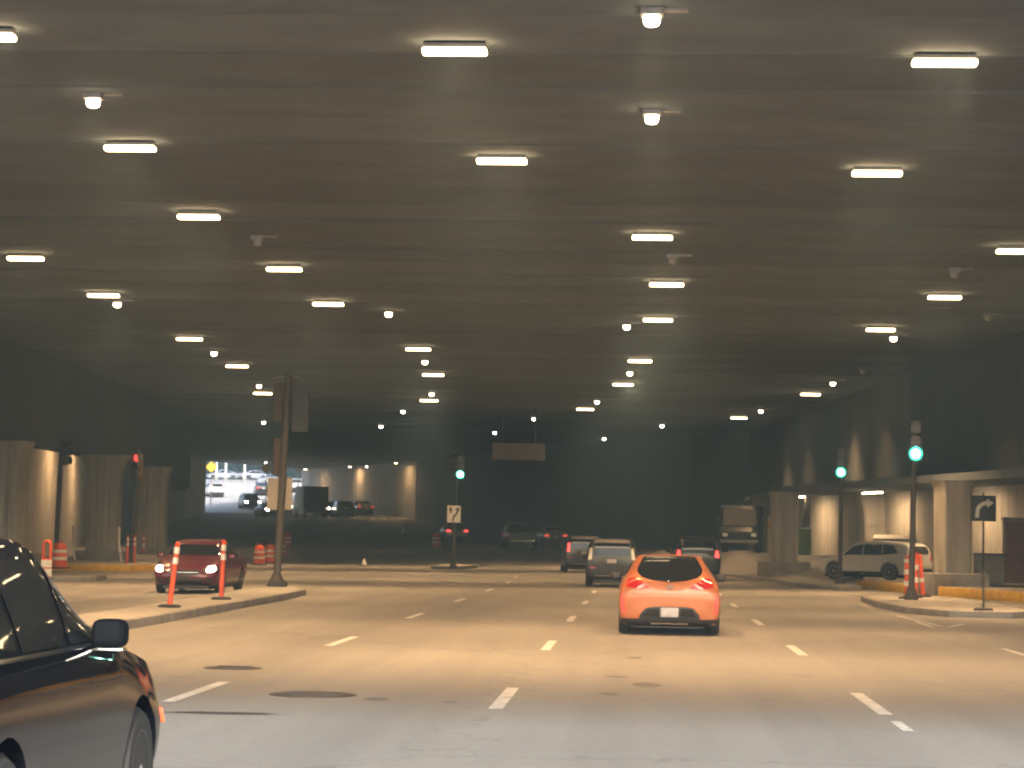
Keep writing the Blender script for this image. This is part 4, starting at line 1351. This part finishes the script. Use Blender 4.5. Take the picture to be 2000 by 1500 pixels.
# grey pickup
PU = [(-2.75, .55, .8, .86, .75, .86, 1.0, .8, 1.06, 1.08), (-2.7, .5, .88, .93, .75, .92, 1.05, .84, 1.12, 1.13), (-.62, .45, .9, .95, .75, .93, 1.06, .86, 1.13, 1.14), (-.55, .45, .9, .95, .75, .93, 1.08, .74, 1.6, 1.64), (-.2, .45, .9, .95, .75, .93, 1.08, .72, 1.76, 1.82), (.6, .45, .9, .95, .75, .93, 1.08, .72, 1.76, 1.82),
      (.9, .45, .9, .95, .75, .93, 1.08, .7, 1.55, 1.6), (1.35, .45, .9, .95, .75, .92, 1.08, .74, 1.14, 1.18), (2.3, .45, .9, .94, .7, .88, 1.02, .7, 1.08, 1.1), (2.7, .5, .8, .85, .68, .78, .95, .6, 1.0, 1.01)]
o = plain_car(PU, [('window', [(1.15, 1.16), (.85, 1.5), (.35, 1.62), (.3, 1.16)], 'glass'), ('window', [(.2, 1.16), (.22, 1.62), (-.3, 1.6), (-.35, 1.18)], 'glass')],
              [('windshield', [(-.68, 1.22), (.68, 1.22), (.6, 1.66), (-.6, 1.66)], 'glass', False)],
              [('rear_window', [(-.66, 1.22), (.66, 1.22), (.6, 1.66), (-.6, 1.66)], 'glass', False), ('tail_light', [(.8, .78), (.9, .78), (.9, 1.02), (.8, 1.02)], 'red_lens', True), ('bumper', [(-.88, .5), (.88, .5), (.88, .64), (-.88, .64)], 'chrome', False, dict(off=.05, thick=.08)), ('tailgate_seam', [(-.76, .72), (.76, .72), (.76, .728), (-.76, .728)], 'trim', False, SEAM), ('number_plate', [(-.16, .52), (.16, .52), (.16, .62), (-.16, .62)], 'plate', False, dict(off=.07))],
              (-1.75, 1.75), .4, .945, (.10, .10, .105), 'pickup_truck', 'grey pickup truck driving away under the far deck', 'truck', mirrors=(1.0, 1.25, .95))
put(o, 1012, 1062, 157)
o = plain_car(SED, SED_SIDE, SED_FRONT, SED_REAR, (-1.4, 1.42), .325, .90, (.35, .36, .38), 'sedan', 'pale sedan half hidden behind the lane sign of the middle signal', 'car', lamps='brake')
put(o, 886, 1036, 172)

# --- cars by the exit
GR = 'cars beyond the far end of the underpass'
proto = {}


def exit_car(kind, col, px, py, y, rz, label, lamps=None, head=False):
    st_, sd, fr, re, ax, r, W = {'sedan': (SED, SED_SIDE, SED_FRONT, SED_REAR, (-1.4, 1.42), .325, .90), 'suv': (SUV, SUV_SIDE, SUV_FRONT, SUV_REAR, (-1.33, 1.33), .345, .905)}[kind]
    fr2 = list(fr)
    if head:
        fr2 = [f for f in fr if f[0] != 'headlight'] + [('headlight', [(.52, .60), (.78, .62), (.80, .80), (.54, .78)], 'headlamp', True, dict(off=.03))]
    o = plain_car(st_, sd, fr2, re, ax, r, W, col, 'far_car', label, 'car', GR, lamps)
    put(o, px, py, y, rz)
    o.name = 'sedan' if kind == 'sedan' else 'sport_utility_vehicle'
    return o


exit_car('suv', (.75, .75, .74), 417, 946, 262, 0, 'white car seen from behind at the left edge of the exit', 'tail_dim')
exit_car('sedan', (.42, .46, .52), 433, 925, 330, math.pi / 2, 'pale blue grey car parked beyond the exit on the left')
exit_car('sedan', (.40, .42, .46), 500, 926, 330, -math.pi / 2, 'silver car parked beyond the exit next to the tall signal pole')
exit_car('sedan', (.7, .7, .7), 522, 943, 290, .1, 'white car beyond the exit beside the tall signal pole')
exit_car('sedan', (.03, .02, .02), 512, 962, 268, -.15, 'dark car with red tail light beyond the headlights', 'brake')
exit_car('suv', (.02, .02, .022), 487, 1004, 240, math.pi, 'dark car with two lit headlights coming in from the exit', head=True)
exit_car('sedan', (.02, .022, .025), 524, 1020, 222, math.pi + .12, 'dark car with lit headlight just left of the tall signal pole', head=True)
exit_car('suv', (.02, .02, .02), 668, 1000, 226, 0, 'black rounded car beside the taxi by the brown wall')
exit_car('sedan', (.05, .045, .03), 706, 994, 232, 0, 'taxi with red tail lights before the brown wall', 'tail_dim')
exit_car('sedan', (.03, .03, .032), 646, 997, 229, math.pi, 'dark car with small lit headlights between the truck and the black car', head=True)
exit_car('sedan', (.025, .02, .02), 548, 1012, 232, math.pi, 'dark car with lit headlights just right of the tall signal pole', head=True)
exit_car('suv', (.65, .66, .66), 568, 950, 275, .1, 'white car at the right end of the daylit exit')

# dark box truck near the exit
p = pz(606, 1012, 222)
e = empty('box_truck', (p.x, 222, g(p.x, 222)), math.atan(147 / 480), 'dark box truck right of the tall signal pole near the exit', 'truck')
P_tr = mat('dark_truck_paint', (.03, .032, .035), .5)
MB().box(-1.2, 1.2, -3.2, 2.0, .9, 3.0).build('cargo_box', P_tr, e, bevel=.04)
MB().box(-1.05, 1.05, 2.05, 3.7, .6, 2.3).build('cab', P_tr, e, bevel=.15)
MB().box(-1.0, 1.0, -3.1, 3.2, .5, .88).build('frame', M['trim'], e)
for s in (-1, 1):
    MB().box(s * .6 - .55, s * .6 + .55, -3.24, -3.21, .98, 2.9).build('rear_door', P_tr, e, bevel=.01)
    MB().box(s * .98 - .1, s * .98 + .1, -3.24, -3.2, .62, .82).build('tail_light', M['red_lens'], e)
    for y in (-2.1, 2.6):
        wheel(e, s * .95, y, .45, s)
MB().box(-1.15, 1.15, -3.32, -3.26, .5, .58).build('bumper', M['steel'], e)

# parked step van facing the camera in the bay
p = pz(1452, 1073, 124)
e = empty('step_van', (p.x, 126, g(p.x, 126)), math.pi - .1, 'dark step van with a wide windshield parked left of the slim beam', 'van')
P_sv = mat('dull_dark_van_paint', (.035, .036, .037), .5, var=.1)
q = MB()
prof = [(-2.2, .5), (2.3, .5), (2.4, 1.1), (2.05, 1.35), (1.85, 2.35), (1.6, 2.5), (-2.2, 2.5)]
q.v = [(x, y, z) for x in (-1.05, 1.05) for y, z in prof]
q.f = [tuple(range(7))[::-1], tuple(range(7, 14))] + [(i, (i + 1) % 7, (i + 1) % 7 + 7, i + 7) for i in range(7)]
q.build('body', P_sv, e, bevel=.06)
w_ = MB()
w_.v = [(-.88, 2.06, 1.45), (.88, 2.06, 1.45), (.88, 1.895, 2.3), (-.88, 1.895, 2.3), (-.88, 2.03, 1.44), (.88, 2.03, 1.44), (.88, 1.86, 2.29), (-.88, 1.86, 2.29)]
w_.f = [(0, 1, 2, 3), (7, 6, 5, 4), (0, 4, 5, 1), (1, 5, 6, 2), (2, 6, 7, 3), (3, 7, 4, 0)]
w_.build('windshield', M['sign_back'], e)
for s in (-1, 1):
    MB().box(s * .75 - .13, s * .75 + .13, 2.36, 2.42, .85, 1.02).build('headlight', M['clear_lens'], e)
    rbox('mirror', (s * 1.2, 1.9, 1.75), (.16, .08, .35), M['trim'], e, .02)
    for y in (-1.4, 1.5):
        wheel(e, s * .9, y, .38, s)
MB().box(-1.0, 1.0, 2.4, 2.5, .5, .68).build('bumper', M['steel'], e, bevel=.02)
MB().box(-.45, .45, 2.395, 2.43, .74, 1.04).build('grille', M['trim'], e)

# parked cars deep in the bay
p = pz(1746, 1085, 101)
e = empty('dumpster', (p.x, 101, g(p.x, 101)), -.15, 'dark dumpster with pale lid against the wall behind the silver car', 'dumpster')
q = MB()
q.v = [(-.75, -.5, .12), (.75, -.5, .12), (.75, .5, .12), (-.75, .5, .12), (-.85, -.62, 1.1), (.85, -.62, 1.1), (.85, .6, 1.25), (-.85, .6, 1.25)]
q.f = [(0, 3, 2, 1), (4, 5, 6, 7), (0, 1, 5, 4), (1, 2, 6, 5), (2, 3, 7, 6), (3, 0, 4, 7)]
q.build('bin', M['dark_steel'], e, bevel=.03)
q = MB()
q.v = [(-.88, -.66, 1.11), (.88, -.66, 1.11), (.88, .63, 1.27), (-.88, .63, 1.27), (-.88, -.66, 1.2), (.88, -.66, 1.2), (.88, .63, 1.36), (-.88, .63, 1.36)]
q.f = [(0, 3, 2, 1), (4, 5, 6, 7), (0, 1, 5, 4), (1, 2, 6, 5), (2, 3, 7, 6), (3, 0, 4, 7)]
q.build('lid', M['cabinet'], e, bevel=.02)
for sx in (-.6, .6):
    for sy in (-.35, .35):
        MB().lathe([(.07, -.03), (.07, .03)], 12, (sx, sy, .07), 'x').build('caster', M['rubber'], e)


# ------------------------------------------------------------------ beyond the exit
def lamp_post(px, py, y, h, label):
    p = pz(px, py, y)
    e = empty('light_post', (p.x, y, g(p.x, y)), 0, label, 'post', 'white posts beyond the exit')
    MB().tube([(0, 0, 0), (0, 0, h)], .16, 10).build('pole', M['white_metal'], e)
    MB().box(-.5, .5, -.2, .2, h, h + .18).build('head', M['white_metal'], e, bevel=.04)
    MB().lathe([(.35, 0), (.3, .5)], 12).build('base', M['concrete'], e)


lamp_post(441, 922, 315, 3.4, 'white post beyond the exit behind the pale blue car')
lamp_post(478, 926, 312, 3.3, 'white post with a flat head left of the silver car')
lamp_post(423, 920, 318, 3.4, 'white post beyond the exit next to the yellow diamond sign')


def tree(x, y, h, label, seed):
    rnd = random.Random(seed)
    e = empty('tree', (x, y, g(x, y)), rnd.random() * 6, label, 'tree', 'dark trees beyond the exit')
    t = MB(); t.tube([(0, 0, 0), (.1, 0, h * .3), (.0, .2, h * .6)], [.3, .22, .1], 8)
    for k in range(5):
        a = rnd.random() * 6.28
        t.tube([(.05, 0, h * (.25 + .07 * k)), (math.cos(a) * h * .2, math.sin(a) * h * .2, h * (.5 + .07 * k))], [.12, .04], 6)
    t.build('trunk', M['bark'], e)
    c = MB()
    clumps = [(rnd.gauss(0, .19) * h, rnd.gauss(0, .19) * h, h * rnd.uniform(.12, .95), h * rnd.uniform(.08, .15)) for _ in range(26)]
    for cx, cy, cz, r in clumps:
        for _ in range(70):
            d = Vector((rnd.gauss(0, 1), rnd.gauss(0, 1), rnd.gauss(0, 1))).normalized() * r * rnd.uniform(.5, 1.1)
            p = Vector((cx, cy, cz)) + d
            u = Vector((rnd.gauss(0, 1), rnd.gauss(0, 1), rnd.gauss(0, .6))).normalized() * .22
            w = u.cross(Vector((rnd.gauss(0, 1), rnd.gauss(0, 1), rnd.gauss(0, 1)))).normalized() * .14
            n = len(c.v)
            c.v += [tuple(p - u), tuple(p + w), tuple(p + u), tuple(p - w)]
            c.f.append((n, n + 1, n + 2, n + 3))
    c.build('crown', M['leaf'], e)
    return e


TL = ['leftmost', 'second from the left', 'third from the left', 'fourth from the left', 'fifth from the left', 'sixth from the left', 'rightmost']
for i in range(7):
    tree(-74 + 7.0 * i - (i % 2), 345 + 5 * (i % 3), 9 + 1.2 * ((i * 5) % 3), f'dark green tree beyond the exit, {TL[i]} of the row', i)


rnd = random.Random(3)
hd = empty('hedge', (-56, 338, g(-56, 338)), 0, 'long dark green hedge behind the parked cars beyond the exit', 'hedge')
c = MB()
for _ in range(16000):
    x, zz = rnd.uniform(-26, 26), rnd.uniform(.05, 4.2)
    p = Vector((x, rnd.uniform(-.8, .8) + .5 * math.sin(x * 1.7), zz + .4 * math.sin(x * .9)))
    u = Vector((rnd.gauss(0, 1), rnd.gauss(0, 1), rnd.gauss(0, .8))).normalized() * .26
    w = u.cross(Vector((rnd.gauss(0, 1), rnd.gauss(0, 1), rnd.gauss(0, 1)))).normalized() * .18
    n = len(c.v)
    c.v += [tuple(p - u), tuple(p + w), tuple(p + u), tuple(p - w)]
    c.f.append((n, n + 1, n + 2, n + 3))
tag(c.build('foliage', M['leaf'], hd), kind='stuff')
t = MB()
for k in range(26):
    t.tube([(-25 + 2 * k, 0, 0), (-24.9 + 2 * k, .1, 1.6), (-24.6 + 2 * k, 0, 3)], [.07, .05, .02], 6)
tag(t.build('stems', M['bark'], hd), kind='stuff')
# ------------------------------------------------------------------ added haze, a stand-in for glare that lifts the darks
hz = MB().box(-110, 60, -15, 420, -1.2, 24).build('haze', None)
hz['kind'] = 'stuff'
hm = bpy.data.materials.new('glare_veil')
hm.use_nodes = True
hm.node_tree.nodes.clear()
vo = hm.node_tree.nodes.new('ShaderNodeVolumePrincipled')
vo.inputs['Color'].default_value = (.40, .68, 1, 1)
vo.inputs['Density'].default_value = .0029
vo.inputs['Anisotropy'].default_value = .62
out = hm.node_tree.nodes.new('ShaderNodeOutputMaterial')
hm.node_tree.links.new(vo.outputs[0], out.inputs['Volume'])
hz.data.materials.append(hm)
